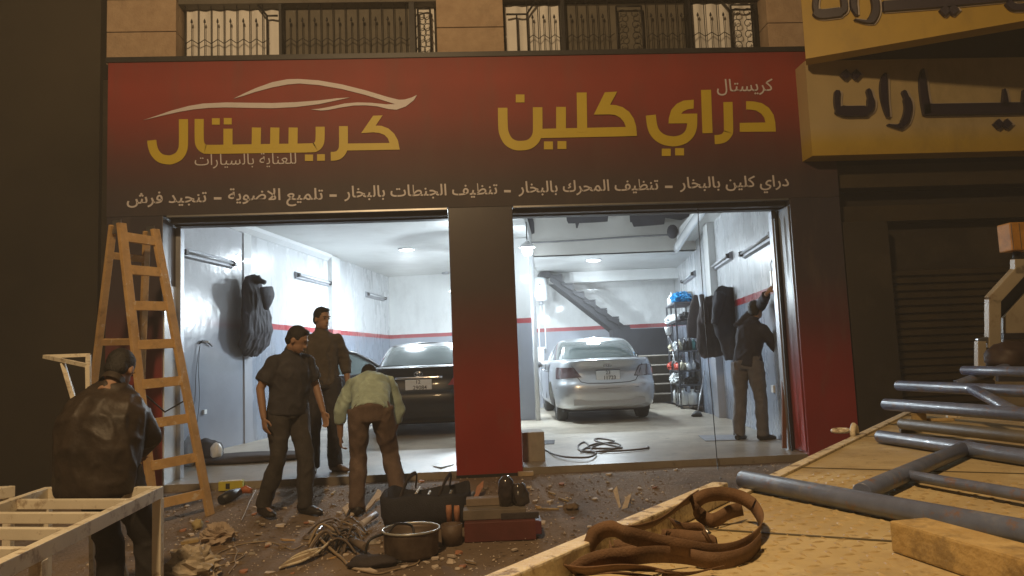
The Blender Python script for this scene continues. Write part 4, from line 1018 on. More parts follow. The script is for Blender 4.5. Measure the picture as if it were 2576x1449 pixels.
# man in the dark leather jacket at the white frame, back to the camera
pE = at_d(243, 1230, 4.31); pE.z = gz(pE.y)
person('man in dark leather jacket perched on the cream frame with his back to the camera', pE, math.radians(87), stance(
    head=(.03, .20, 1.525), neck=(.02, .11, 1.43), chest=(0, .04, 1.21), waist=(.0, .0, 1.04), pelvis=(.0, 0, .92), sh_r=(.19, .13, 1.34), sh_l=(-.19, .13, 1.34),
    el_r=(.17, .27, 1.10), wr_r=(.06, .42, 1.0), el_l=(-.17, .27, 1.10), wr_l=(-.06, .42, 1.0), hip_r=(.13, .05, .90), hip_l=(-.06, .05, .90), kn_r=(.20, .20, .50), an_r=(.22, .20, .085), toe_r=(.25, .36, .03), kn_l=(-.02, .20, .50), an_l=(-.02, .20, .085), toe_l=(-.05, .36, .03)),
    mat('dark_leather', (.042, .030, .021), .55, var=.4, scale=5, bump=.2, bscale=30, spec=.4), cloth('black_jeans', (.025, .022, .022)), M['shoe'], 'long', (.0, 1, -.6), belly=1.25, hem=.07, wr=.022, S=.975, torso=[(.215, .16), (.235, .17), (.245, .18), (.248, .18), (.235, .165), (.19, .13), (.125, .095), (.068, .062)])
# ================================================================== things inside the garage
def wallhit(px, py, fn, off=0):
    a, b = fn(9), fn(16); n = (b-a).normalized().cross(V((0, 0, 1))); n.normalize()
    if n.dot(CAM-a) < 0: n = -n
    r = ray(px, py); a2 = a+n*off; return CAM + r*((V((a2.x, a2.y, 0))-CAM).dot(n)/r.dot(n)), n
M['fixture'] = mat('fixture_grey', (.34, .35, .38), .45, .3)
M['tube_off'] = mat('unlit_tube', (.60, .62, .64), .2, var=.03)
M['black_cloth'] = mat('black_cloth', (.030, .030, .040), .8, var=.3, scale=7, bump=.3, bscale=90)
M['dark_cloth'] = mat('dark_brown_cloth', (.055, .045, .047), .85, var=.3, scale=7, bump=.3, bscale=90)
M['cable_black'] = mat('black_cable', (.025, .024, .024), .5)
M['rack_steel'] = mat('rack_steel', (.10, .105, .12), .45, .4)
# ---- lit ceiling lamps
def ceiling_lamp(px, py, z, label, power):
    p = at_z(px, py, z-.012); t = thing('ceiling_lamp', label, 'lamp', p, 'round ceiling lamps')
    mb = MB(); mb.lathe(p, [(.165, .012), (.17, -.012), (.155, -.02), (.15, -.012)], 28); part('rim', mb, M['white_enamel'], t)
    mb = MB(); mb.lathe(p, [(.15, -.012), (.11, -.022), (.0, -.026)], 28); part('diffuser', mb, M['lamp_glass'], t)
    o = lamp('ceiling_lamp_light', 'AREA', (p.x, p.y, p.z-.04), power, COOL, .28, (p.x, p.y, 0)); o.data.spread = math.pi
ceiling_lamp(1023, 627, 3.4, 'lit round ceiling lamp over the left bay', 200)
ceiling_lamp(1493, 654, 3.17, 'lit round ceiling lamp over the silver car', 190)
# ---- bulbs on the column between the bays
def work_lamp(xc, d, z, nm, label, power, par=None):
    p = c2w(xc, d)+V((0, 0, z)); t = thing('work_lamp', label, 'lamp', p, 'shaded lamps by the column')
    mb = MB(); mb.lathe(p+V((0, 0, .12)), [(.0, .06), (.03, .05), (.032, -.02), (.0, -.03)], 12); part('socket', mb, M['white_plastic'], t)
    mb = MB(); mb.ell(p, (.06, .06, .10)); part('bulb', mb, M['bulb_glass'], t)
    q = c2w(xc*.9, d)+V((0, 0, z+.5)); mb = MB(); mb.tube([p+V((0, 0, .17)), p+V((0, 0, .6))], .012, 6); part('stem', mb, M['white_plastic'], t)
    mb = MB(); mb.lathe(p+V((0, 0, .13)), [(.035, .05), (.16, .02), (.24, -.03), (.236, -.035), (.15, .012), (.035, .04)], 24); part('added_shade', mb, M['white_enamel'], t)  # shade added above the bulb to keep its light off the ceiling
    lamp('work_lamp_light', 'POINT', (p.x, p.y, p.z-.01), power, COOL, .10)
work_lamp(-.95, 14.2, 2.35, 'l', 'lit bulb under an added white shade left of the column', 930)
work_lamp(.22, 15.3, 2.35, 'r', 'lit bulb under an added white shade behind the column', 430)
# glass pendant seen beside the column
p = at_d(1326, 622, 12.6); t = thing('pendant_lamp', 'clear glass pendant lamp with bright top by the column', 'lamp', p)
mb = MB(); mb.lathe(p, [(.03, .10), (.10, .05), (.135, .0), (.125, -.012), (.09, .03), (.03, .07)], 20); part('shade', mb, M['white_enamel'], t)
mb = MB(); mb.lathe(p-V((0, 0, .04)), [(.0, .05), (.09, .03), (.10, -.02), (.06, -.09), (0, -.10)], 16); part('globe', mb, mat('globe_glass', (.8, .84, .88), .15, var=.2, scale=20, emit=(.9, .95, 1), estr=1.2), t)
mb = MB(); mb.tube([p+V((0, 0, .09)), V((p.x, p.y, 3.4))], .01, 6); part('cord', mb, M['cable_black'], t)
lamp('pendant_lamp_light', 'POINT', (p.x+.02, p.y, p.z-.16), 150, COOL, .09)

# ---- tube light fittings on the side walls
def tube_light(a, b, fn, label, lit=False):
    P, n = wallhit(*a, fn, .03); Q, _ = wallhit(*b, fn, .03); Q.z = P.z = (P.z+Q.z)/2
    t = thing('tube_light', label, 'light fitting', P, 'tube light fittings along the walls')
    d = (Q-P).normalized(); up_ = V((0, 0, 1))
    mb = MB(); mb.bar(P, Q, .05, .13, up=n.cross(d)); mb.v = [v for v in mb.v]
    R = MB(); R.slab([P-n*.03+up_*.07, P+n*.02+up_*.05, P+n*.02-up_*.05, P-n*.03-up_*.07], Q-P); part('housing', R, M['fixture'], t)
    mb = MB(); mb.tube([P+n*.045+d*.08, Q+n*.045-d*.08], .016, 10); part('tube', mb, M['tube_off'], t)
    for e, s_ in ((P, 1), (Q, -1)):
        mb = MB(); mb.slab([e+n*.019+up_*.04, e+n*.07+up_*.03, e+n*.07-up_*.03, e+n*.019-up_*.04], d*.06*s_); part('end_cap', mb, M['black_trim'], t)
tube_light((457, 635), (585, 663), LW, 'tube light fitting on the left wall nearest the street')
tube_light((745, 694), (828, 711), LW, 'tube light fitting on the left wall beside the pilaster')
tube_light((922, 741), (967, 750), LW, 'small tube light fitting far back on the left wall')
tube_light((1950, 597), (1869, 632), RW, 'tube light fitting on the right wall above the reaching man')
tube_light((1838, 648), (1783, 676), RW, 'tube light fitting on the right wall above the hanging coats')
tube_light((1747, 691), (1719, 706), RW, 'tube light fitting on the right wall above the shelf rack')

# ---- stairs along the back wall
def s6b(x, y): return ((1920+x*.345)*.67083, (760+y*.345)*.67083)
st = thing('staircase', 'dark steel open staircase rising to the left along the back wall', 'stairs', at_d(1580, 1000, 18.2))
for k, d in enumerate((17.75, 18.45)):
    mb = MB(); P = [at_d(*s6b(*q), 17.75) for q in ((412, 765), (470, 790), (1230, 1340), (1400, 1500), (1230, 1500), (1045, 1345), (412, 850))]
    mb.slab([p+V((0, k*.62, 0)) for p in P], (0, .04, 0)); part('stringer', mb, M['stair'], st)
tops = [(430, 690), (545, 785), (662, 876), (782, 967), (905, 1060), (1030, 1152), (1160, 1243), (1280, 1335), (1400, 1425)]
for (x0, y0), (x1, y1) in zip(tops, tops[1:]):
    a, b = at_d(*s6b(x0-10, y1), 17.75), at_d(*s6b(x1, y1), 17.75)
    mb = MB(); mb.box2((a.x, a.y-.06, a.z-.03), (b.x, a.y+.68, a.z)); tr = part('tread', mb, M['stair'], st)
    mb = MB(); c_ = at_d(*s6b(x1, y1+88), 17.75); mb.slab([b+V((0, -.055, -.03)), V((a.x, b.y-.055, b.z-.03)), V((b.x, b.y-.055, c_.z))], (0, .03, 0)); part('bracket', mb, M['stair'], tr)
a, b = at_d(*s6b(305, 765), 17.7), at_d(*s6b(415, 800), 17.7)
mb = MB(); mb.box2((a.x, a.y, b.z), (b.x, a.y+.7, a.z+.03)); part('landing', mb, M['stair'], st)

# ---- water heater, sink
p = at_d(1360, 728, 17.9); t = thing('water_heater', 'white cylindrical water heater hanging below the stair top', 'water heater', p)
mb = MB(); mb.lathe(p-V((0, 0, .29)), [(0, 0), (.12, .005), (.155, .04), (.155, .53), (.12, .575), (0, .585)], 24); part('tank', mb, M['white_enamel'], t)
mb = MB(); mb.lathe(p-V((0, 0, .37)), [(0, 0), (.05, 0), (.05, .08), (0, .08)], 14); part('valve', mb, M['fixture'], t)
mb = MB(); mb.lathe(p+V((-.03, -.158, .1)), [(.02, 0), (.02, -.012), (0, -.013)], 12, (0, 1, 0)); part('dial', mb, M['black_trim'], t)
for dx in (-.02, .06):
    q = p+V((dx, .02, -.36)); mb = MB(); mb.tube([q, q+V((0, 0, -.25)), q+V((-.06 if dx < 0 else .01, 0, -.32)), V((q.x-(.06 if dx < 0 else -.01), q.y, 1.25))], .016, 8); part('pipe', mb, M['white_enamel'], t)
p = at_d(1350, 915, 17.6); t = thing('sink', 'small white utility sink left of the silver car', 'sink', p)
mb = MB(); mb.box2(p+V((-.19, -.15, -.02)), p+V((.17, .25, .34))); part('basin', mb, mat('sink_white', (.66, .66, .62), .35), t, bevel=.02)
mb = MB(); mb.box2(p+V((-.22, -.17, .341)), p+V((.20, .25, .38))); part('lid', mb, M['white_enamel'], t, bevel=.01)
mb = MB(); mb.box2(V((p.x-.10, p.y-.05, 0)), V((p.x+.10, p.y+.15, p.z-.021))); part('pedestal', mb, M['fixture'], t)

# ---- low cabinet under the stairs
def rz2(x, y): return ((1960+x*.276)*.67083, (1220+y*.276)*.67083)
d = 17.3; t = thing('cabinet', 'low dark cabinet with pale open shelves behind the silver car', 'cabinet', at_d(1620, 1010, d))
a = at_d(1545, 897, d); b = at_d(1700, 893, d); a.z = b.z = 1.08
mb = MB(); mb.box2((a.x, a.y, 1.11), (b.x, a.y+.45, 1.72)); part('upper_box', mb, M['stair'], t)
for z in (1.08, .86, .64, .43, .20):
    mb = MB(); mb.box2((a.x, a.y-.02, z), (b.x, a.y+.44, z+.025)); part('shelf', mb, M['beige'], t)
mb = MB(); mb.box2((a.x, a.y+.46, 0), (b.x, a.y+.48, 1.08)); part('back_panel', mb, M['beige'], t)
for x in (a.x, b.x-.03): mb = MB(); mb.box2((x, a.y-.01, 0), (x+.03, a.y+.459, 1.079)); part('side_panel', mb, M['rack_steel'], t)

# ---- slotted steel shelf rack along the right wall
f0, f1, f2 = at_z(1713, 1029, 0), at_z(1768, 1036, 0), at_z(1699, 1018, 0)
ey = (RW(15)-RW(9)).normalized(); ex = V((ey.y, -ey.x, 0)); W = .43; LD = 1.62
rk = thing('shelf_rack', 'grey slotted steel shelf rack crowded with bottles beside the right wall', 'shelf', f0)
def rp(u, v, z): return f0+ex*u*W+ey*v*LD+V((0, 0, z))
for u in (0, 1):
    for v in (0, .5, 1):
        mb = MB(); q = rp(u, v, 0); mb.slab([q, q+ex*.035, q+ex*.035+ey*.004, q+ex*.004+ey*.004, q+ex*.004+ey*.035, q+ey*.035], (0, 0, 2.16))
        po = part('post', mb, M['rack_steel'], rk)
        h_ = MB()
        for z in [i*.09+.06 for i in range(23)]: h_.box(q+ex*.019-ey*.001+V((0, 0, z)), (.012, .004, .035))
        part('slots', h_, M['black_trim'], po, kind='stuff')
SZ = (.05, .45, .74, 1.14, 1.74, 2.13)
for z in SZ:
    mb = MB(); c_ = [rp(0.01, 0.01, z), rp(.99, 0.01, z), rp(.99, .99, z), rp(.01, .99, z)]; mb.slab(c_, (0, 0, .03)); part('shelf', mb, M['rack_steel'], rk)
def bottle(p, r, h, m, label, nm='bottle', cap=M['white_plastic']):
    t = thing(nm, label, 'bottle', p, 'bottles and jugs on the shelf rack')
    mb = MB(); mb.lathe(p, [(0, 0), (r, 0), (r, h*.6), (r*.85, h*.72), (r*.3, h*.84), (r*.3, h*.92), (0, h*.92)], 14); part('bottle_body', mb, m, t)
    mb = MB(); mb.lathe(p+V((0, 0, h*.921)), [(0, 0), (r*.36, 0), (r*.36, h*.08), (0, h*.08)], 12); part('cap', mb, cap, t)
cols = {'white': M['white_plastic'], 'red': mat('red_plastic', (.45, .05, .03), .4), 'clear': mat('clear_plastic', (.55, .58, .6), .15, var=.1), 'dark': M['black_trim'], 'green': mat('teal_plastic', (.06, .22, .22), .4), 'yellow': mat('cream_plastic', (.55, .50, .36), .5)}
for u, v, k, r, h, c in ((.2, .05, 0, .10, .33, 'white'), (.6, .04, 0, .11, .30, 'white'), (.85, .1, 0, .09, .28, 'clear'), (.12, .55, 0, .09, .34, 'white'), (.2, .06, 2, .05, .2, 'yellow'), (.5, .05, 2, .05, .16, 'white'), (.75, .06, 2, .045, .19, 'clear'),
                         (.06, .35, 2, .05, .18, 'red'), (.05, .6, 2, .05, .25, 'dark'), (.15, .06, 3, .05, .22, 'yellow'), (.38, .05, 3, .045, .25, 'dark'), (.6, .06, 3, .05, .30, 'dark'), (.8, .07, 3, .045, .24, 'green'), (.1, .4, 3, .05, .2, 'white'), (.08, .75, 3, .05, .22, 'white'),
                         (.1, .7, 5, .06, .22, 'white'), (.08, .45, 5, .05, .26, 'white')):
    where = ['on the floor shelf', '', 'on the third shelf', 'on the waist high shelf', '', 'on top'][k]
    side = 'at the wall end' if u > .7 else 'in the middle' if u > .3 else 'at the open end'
    dep = 'front row' if v < .2 else 'further back'
    bottle(rp(u, v, SZ[k]+.031), r, h, cols[c], f'{c} bottle {where} of the rack, {dep}, {side}')
# blue sack and box on top
def lump(nm, label, cat, c, r, m, seed=0, rough=.25, group=None, rot=None, freq=3, crumple=False):
    mb = MB(); mb.ell((0, 0, 0), r, 34 if crumple else 22, 22 if crumple else 14, rot)
    if crumple: mb.sm = [False]*len(mb.sm)
    for i, v in enumerate(mb.v):
        q = V((v.x/r[0], v.y/r[1], v.z/r[2])); k = 1+rough*noise.noise(q*freq*.5+V((seed, 0, 0)))+rough*.5*noise.noise(q*freq+V((0, seed, 0)))
        if crumple: k = 1+rough*(.35-abs(noise.noise(q*1.7+V((seed, 3, 0))))*1.5)+rough*(.3-abs(noise.noise(q*freq+V((2, seed, 0)))))
        mb.v[i] = V((v.x*k, v.y*k, max(v.z*k, -r[2]*.72)))
    mb.v = [v+V(c)+V((0, 0, r[2]*.72)) for v in mb.v]
    return solo(nm, mb, m, label, cat, group)
lump('blue_sack', 'bright blue plastic sack on top of the shelf rack', 'sack', rp(.42, .22, SZ[5]+.031), (.20, .24, .125), mat('blue_plastic', (.02, .30, .62), .35), 3, .5, crumple=True)
q = rp(.78, .35, SZ[5]+.031); mb = MB(); mb.box2(q+V((-.07, -.1, 0)), q+V((.09, .1, .24))); solo('carton', mb, mat('pale_card', (.50, .47, .40), .8), 'pale carton on top of the shelf rack next to the blue sack', 'box', bevel=.005)
lump('white_cloth', 'white cloth bundle on the second shelf from the top of the rack', 'cloth', rp(.12, .2, SZ[4]+.031), (.14, .25, .09), M['white_plastic'], 9)
lump('white_cloth', 'white rag on the waist high shelf of the rack', 'cloth', rp(.3, .12, SZ[3]+.031), (.13, .12, .08), M['white_plastic'], 12)
lump('red_bag', 'red packet among bottles on the third shelf of the rack', 'packet', rp(.12, .12, SZ[2]+.031), (.10, .10, .09), cols['red'], 14)
for i, (u, v, k, nm, r, c) in enumerate(((.5, .1, 4, 'brown carton', (.12, .1, .10), 'dark'), (.82, .15, 4, 'pale packet', (.08, .08, .09), 'yellow'), (.1, .5, 4, 'grey sack', (.13, .16, .10), 'clear'), (.08, .8, 4, 'white packet', (.10, .12, .09), 'white'), (.85, .12, 3, 'dark rag', (.10, .10, .10), 'dark'), (.1, .25, 3, 'crumpled wrapper', (.10, .10, .10), 'clear'), (.1, .58, 3, 'cream rag', (.10, .14, .09), 'yellow'),
                                      (.06, .85, 2, 'orange packet', (.09, .10, .09), 'red'), (.34, .14, 2, 'cream rag', (.09, .08, .08), 'yellow'), (.9, .16, 2, 'dark packet', (.07, .08, .09), 'dark'), (.08, .5, 1, 'white sack', (.12, .16, .12), 'white'), (.6, .14, 1, 'dark rag', (.14, .10, .08), 'dark'))):
    lump('shelf_item', nm+' on the '+['', 'second lowest shelf', 'third shelf from the floor', 'waist high shelf', 'shelf under the top'][k]+' of the rack, '+('near end' if v < .3 else 'middle' if v < .7 else 'far end'), 'packet', rp(u, v, SZ[k]+.031), r, cols[c], 100+i*7, .5, crumple=True)
# spray gun hanging at the rack's open end
p = at_d(1681, 832, 15.6); t = thing('spray_gun', 'white cupped spray gun hanging at the open end of the shelf rack', 'spray gun', p)
mb = MB(); mb.lathe(p, [(0, -.09), (.05, -.08), (.075, .05), (.075, .075), (0, .08)], 16); part('cup', mb, M['white_plastic'], t)
mb = MB(); mb.tube([p+V((0, 0, -.08)), p+V((0, 0, -.15)), p+V((.05, 0, -.28)), p+V((.07, 0, -.42))], [.02, .03, .022, .02], 8); part('grip', mb, M['chrome'], t)
mb = MB(); mb.tube([p+V((.07, 0, -.42)), p+V((.09, 0, -.6)), p+V((.12, 0, -.75))], .012, 6); part('hose', mb, M['white_plastic'], t)
# mop leaning on the rack
a, b = at_d(1773, 933, 14.6), at_z(1753, 1046, .02); t = thing('broom', 'thin broom leaning at the front of the shelf rack', 'broom', b)
mb = MB(); mb.tube([a, b+(a-b)*.06], .013, 8); part('stick', mb, M['steel'], t)
mb = MB(); mb.tube([b+(a-b)*.08, b], [(.02, .06), (.03, .10)], 10); part('brush', mb, M['black_trim'], t)

# ---- garments
def garment(nm, label, cat, pts, rad, m, ref, extra=(), wrinkle=.03, group=None):
    mb = MB(); mb.tube(pts, rad, 20, ref=ref)
    for e in extra: mb.tube(e[0], e[1], 12, ref=ref)
    me = blob(mb, .016, 4, wrinkle, 9, .3); o = solo(nm, me, m, label, cat, group, fix=False); return o
def gpt(x, y, d): return at_d(x, y, d)
wn = (LW(15)-LW(9)).normalized()
D_ = 11.75
z7 = lambda x, y: ((640+x*.428)*.67083, (780+y*.428)*.67083)
garment('hanging_coat', 'large black coat hanging on the left wall', 'coat', [gpt(*z7(*q), D_) for q in ((705, 600), (715, 680), (735, 800), (752, 950), (760, 1080), (735, 1200), (700, 1290))], [(.16, .06), (.27, .08), (.36, .10), (.43, .11), (.48, .12), (.43, .10), (.20, .06)], M['black_cloth'], wn,
        extra=[([gpt(*z7(*q), D_-.05) for q in ((690, 610), (760, 625), (830, 655))], [(.05, .05), (.07, .06), (.03, .03)])])
garment('hanging_bag', 'black bag with a buckle hanging beside the black coat on the left wall', 'bag', [gpt(*z7(*q), D_-.12) for q in ((835, 690), (850, 760), (845, 830), (838, 890))], [(.20, .06), (.20, .07), (.13, .06), (.05, .03)], M['black_cloth'], wn, wrinkle=.008)
rn = (RW(15)-RW(9)).normalized()
garment('hanging_coat', 'dark brown coat hanging on the right wall next to the shelf rack', 'coat', [gpt(x, y, 12.2) for x, y in ((1784, 745), (1785, 780), (1787, 830), (1790, 870), (1793, 897))], [(.07, .05), (.16, .07), (.21, .08), (.24, .08), (.19, .06)], M['dark_cloth'], RT,
        extra=[([gpt(x, y, 12.1) for x, y in ((1766, 740), (1770, 770), (1774, 810))], [.05, .045, .05])])
garment('hanging_coat', 'black jacket hanging highest on the right wall behind the reaching man', 'coat', [gpt(x, y, 11.7) for x, y in ((1824, 722), (1822, 750), (1824, 790), (1828, 835), (1834, 870), (1838, 905))], [(.12, .05), (.19, .07), (.21, .08), (.18, .08), (.12, .06), (.08, .05)], M['black_cloth'], RT,
        extra=[([gpt(x, y, 11.6) for x, y in ((1812, 735), (1805, 775), (1796, 815))], [.07, .065, .05])])
garment('hanging_apron', 'narrow dark apron hanging at the wall end of the shelf rack', 'apron', [gpt(x, y, 13.8) for x, y in ((1750, 742), (1748, 770), (1746, 810), (1744, 850))], [(.04, .04), (.09, .06), (.13, .07), (.12, .06)], M['dark_cloth'], RT, wrinkle=.008)

# ---- floor things in the right bay
def flat_path(pts, z, r, conv=None): return [at_z(x, y, z+r) for x, y in pts]
pts = smooth_path(flat_path([(1368, 1152), (1360, 1145), (1358, 1137), (1372, 1132), (1395, 1143), (1430, 1150), (1480, 1150), (1500, 1140), (1478, 1135), (1458, 1132), (1455, 1120), (1470, 1112), (1480, 1122), (1462, 1136), (1520, 1134), (1560, 1122), (1545, 1114), (1500, 1116), (1478, 1126), (1530, 1128), (1565, 1126), (1530, 1118), (1496, 1107), (1510, 1103), (1545, 1110), (1500, 1120), (1490, 1135), (1560, 1134), (1625, 1128), (1630, 1122)], 0, .012), 6)
mb = MB(); mb.tube(pts, .011, 6); solo('cable_coil', mb, mat('dark_hose', (.10, .08, .07), .6), 'loosely coiled dark cable on the floor of the right bay', 'cable', fix=False)
def floor_plate(px, z, th, nm, label, cat, m):
    mb = MB(); mb.slab([at_z(x, y, z) for x, y in px], (0, 0, th)); return solo(nm, mb, m, label, cat)
floor_plate([(1757, 1096), (1860, 1094), (1868, 1107), (1775, 1110)], .003, .006, 'floor_mat', 'thin grey mat on the floor by the man at the jamb', 'mat', M['fixture'])
floor_plate([(1343, 1110), (1362, 1110), (1362, 1120), (1341, 1120)], .003, .004, 'drain_cover', 'small drain cover on the wet floor, left one by the column', 'drain', M['dark_grey'])
floor_plate([(1368, 1108), (1396, 1107), (1394, 1117), (1366, 1118)], .003, .004, 'drain_cover', 'small drain cover on the wet floor, right one near the coiled cable', 'drain', M['dark_grey'])
floor_plate([(1088, 1172), (1145, 1155), (1146, 1162), (1142, 1168), (1110, 1176)], -.012, .003, 'paper_sheet', 'white torn sheet on the floor edge left of the red pillar', 'paper', M['white_plastic'])
# grey plastic tub and rags beside the left wall
lump('dark_heap', 'heap of dark rags on the floor inside the left bay', 'rags', at_z(525, 1165, 0), (.18, .22, .17), M['black_cloth'], 21)
lump('dark_heap', 'long low dark heap along the left wall', 'rags', at_z(610, 1160, 0), (.80, .34, .06), M['dark_cloth'], 25)  # low dark mound over the dark strip of floor
lump('white_bag', 'small white plastic bag on the dark rags inside the left bay', 'bag', at_z(545, 1150, .10), (.07, .07, .10), M['white_plastic'], 27)
lump('white_bag', 'white bag standing against the left jamb behind the ladder', 'bag', at_z(475, 1172, 0), (.09, .10, .20), M['white_plastic'], 31)
# cords and sockets on the left wall
P, n = wallhit(515, 860, LW, .03)
t = thing('cord_reel', 'black socket strip with a hanging cord on the left wall', 'cord', P)
dr = n.cross(V((0, 0, 1)))
mb = MB(); mb.tube([P-dr*.20+V((0, 0, -.06)), P-dr*.08+V((0, 0, .0)), P+dr*.06+V((0, 0, .01)), P+dr*.14+V((0, 0, -.03))], [.008, .014, .014, .008], 8); part('strip', mb, M['black_trim'], t)
mb = MB(); mb.box(P+n*.03, (.06, .03, .025)); part('plug', mb, M['white_plastic'], t)
for k in (0, 1):
    mb = MB(); mb.tube(smooth_path([P+dr*.12+V((0, 0, -.04)), P+dr*(.16+.05*k)+V((0, 0, -.35)), P+dr*(.14+.12*k)+V((0, 0, -.8)), P+dr*(.24+.14*k)+V((0, 0, -1.3+.3*k))], 6), .004, 5); part('cord', mb, M['cable_black'], t)
P, n = wallhit(515, 1036, LW, .012); mb = MB(); mb.box(P, (.03, .10, .06)); solo('wall_socket', mb, M['white_plastic'], 'small white wall socket low on the left wall', 'socket')
P, n = wallhit(1945, 978, RW, .012); mb = MB(); mb.box(P, (.03, .07, .09)); solo('wall_socket', mb, M['white_plastic'], 'small white wall socket low on the right wall behind the man', 'socket')
# switch box and wiring at the right jamb
p = at_y(1947, 700, 8.60); t = thing('switch_box', 'small open switch box with loose wires at the right jamb', 'switch box', p)
mb = MB(); mb.box(p, (.08, .05, .18)); part('case', mb, M['white_plastic'], t, bevel=.006)
for k in range(3):
    mb = MB(); mb.tube(smooth_path([p+V((-.02+.02*k, -.03, .06)), p+V((-.05+.03*k, -.06, .16)), p+V((.01, -.03, .35+.1*k)), p+V((.0, -.01, .8))], 6), .005, 5); part('wire', mb, M['cable_black'], t)
# cable hanging from the header down to the ground
pts = smooth_path([at_y(1755, 520, 8.24), at_y(1762, 640, 8.24), at_y(1773, 800, 8.24), at_y(1787, 960, 8.2), at_y(1800, 1110, 8.1), gp(1806, 1180)+V((0, 0, .01)), gp(1814, 1207)+V((0, 0, .008))], 6)
mb = MB(); mb.tube(pts, .005, 5); solo('hanging_cable', mb, M['cable_black'], 'thin cable hanging from the header across the right bay to the ground', 'cable', fix=False)
# long plank leaning in the right reveal
a, b = at_y(1972, 940, 8.52), at_y(1973, 1128, 8.45); mb = MB(); mb.bar(a, b, .05, .02, up=(0, 1, 0)); solo('wood_strip', mb, mat('red_brown_wood', (.22, .09, .05), .6), 'narrow red brown wood strip leaning in the right reveal', 'wood')
# sensor on the ceiling
p = at_z(1121, 687, 3.385); mb = MB(); mb.lathe(p, [(.10, .014), (.10, -.02), (.0, -.03)], 16); solo('smoke_detector', mb, M['fixture'], 'small flat ceiling fitting at the back of the left bay', 'detector')
# ================================================================== in front of the shop
M['ladder_wood'] = mat('ladder_wood', (.66, .43, .19), .6, 0, scale=7, col2=(.50, .31, .13), bump=.15, bscale=40)
M['frame_white'] = mat('cream_metal_paint', (.80, .74, .60), .45, var=.08, scale=5)
M['plaster'] = mat('plaster_chip', (.66, .56, .46), .9, var=.2, scale=20)
M['terracotta'] = mat('terracotta', (.50, .23, .13), .8, var=.2, scale=14)
M['wire_beige'] = mat('beige_wire', (.36, .27, .17), .55, var=.2, scale=20)
M['wire_grey'] = mat('grey_wire', (.17, .13, .10), .55, var=.2)
# ---- wooden step ladder
ld = thing('step_ladder', 'tall wooden folding ladder standing open by the left pillar', 'ladder', gp(450, 1270))
def zl4(x, y): return (94+x*.5276, 550+y*.5276)
fB, fA = gp(529, 1296), gp(392, 1330)
tA, tB = at_d(*zl4(400, 30), 6.75), at_d(*zl4(560, 42), 7.1)
tB.z = tA.z = (tA.z+tB.z)/2
rA, rB = gp(215, 1236), gp(338, 1216)
rA.y = min(rA.y, 7.75); rB.y = min(rB.y, 7.9)
rA = at_d(200, 1240, 7.45); rA.z = gz(rA.y); rB = at_d(345, 1213, 7.75); rB.z = gz(rB.y)
for a, b, nm in ((fA, tA, 'rail'), (fB, tB, 'rail')):
    mb = MB(); mb.bar(a, b, .035, .085, up=(tB-tA)); part(nm, mb, M['ladder_wood'], ld, bevel=.004)
off = V((-.085, .03, -.01))
for a, b in ((rA, tA+off), (rB, tB+off)):
    mb = MB(); mb.bar(a, b, .03, .07, up=(tB-tA)); part('rear_rail', mb, M['ladder_wood'], ld, bevel=.004)
for k in range(8):
    f = [.075, .20, .335, .465, .595, .725, .845, .955][k]
    a, b = fA.lerp(tA, f), fB.lerp(tB, f); d = (b-a).normalized()
    mb = MB(); mb.bar(a+d*.02, b-d*.02, .032, .085, up=(tA-fA)); part('rung', mb, M['ladder_wood'], ld, bevel=.004)
for f in (.25, .6, .9):
    a, b = rA.lerp(tA+off, f), rB.lerp(tB+off, f); d = (b-a).normalized()
    mb = MB(); mb.bar(a+d*.02, b-d*.02, .026, .06, up=(tA-rA)); part('rear_rung', mb, M['ladder_wood'], ld)
for t_ in (tA, tB):
    mb = MB(); mb.bar(t_+V((-.045, .015, -.09)), t_+V((-.045, .015, .03)), .10, .012, up=(tB-tA)); part('hinge', mb, M['steel'], ld)
mb = MB(); mb.tube([fB.lerp(tB, .40), (fB.lerp(tB, .40)+rB.lerp(tB, .40))/2+V((0, 0, -.15)), rB.lerp(tB, .40)], .008, 6); part('stay_rope', mb, M['cable_black'], ld)

# ---- white metal frame tables, left foreground
ZT = .47
def frame_table(label, FL, FR, NR, slats, nm='table_frame', legs=True):
    t = thing(nm, label, 'metal frame', (FR.x, FR.y, gz(FR.y)), 'cream metal frames at the left')
    e2 = (NR-FR); NL = FL+e2; w_, h_ = .045, .065; z = V((0, 0, -h_/2))
    def b(a, c, nm='rail', ww=w_, hh=h_, dz=0): mb = MB(); mb.bar(a+z+V((0, 0, dz)), c+z+V((0, 0, dz)), ww, hh); part(nm, mb, M['frame_white'], t, bevel=.003)
    n1 = (FR-FL).normalized(); n2 = e2.normalized()
    b(FR+n2*(-.02), NR); b(FL+n2*(-.02), NL); b(FL+n1*.024, FR-n1*.024); b(NL+n1*.024, NR-n1*.024)
    for f in slats: b((FL+e2*f)+n1*.024, (FR+e2*f)-n1*.024, 'slat', .04, .05, -.001)
    for q in (FL, FR, NL, NR, FR+e2*.62):
        g_ = gz(q.y); mb = MB(); mb.box2((q.x-.024, q.y-.024, g_), (q.x+.024, q.y+.024, ZT-h_-.001)); part('leg', mb, M['frame_white'], t, bevel=.003)
    mb = MB()
    return t
FR, FL, NRp = at_z(398, 1224, ZT), at_z(118, 1226, ZT), at_z(4, 1409, ZT)
e = NRp-FR
def fr_of(px, py): q = at_z(px, py, ZT); return (q-FR).dot(e)/e.length_squared
NR = FR+e*1.35
sl = [fr_of(*q)/1.35 for q in ((322, 1252), (247, 1286), (157, 1325), (53, 1374))]
frame_table('cream welded metal table frame in the left foreground', FL, FR, NR, sl+[sl[-1]+.22])
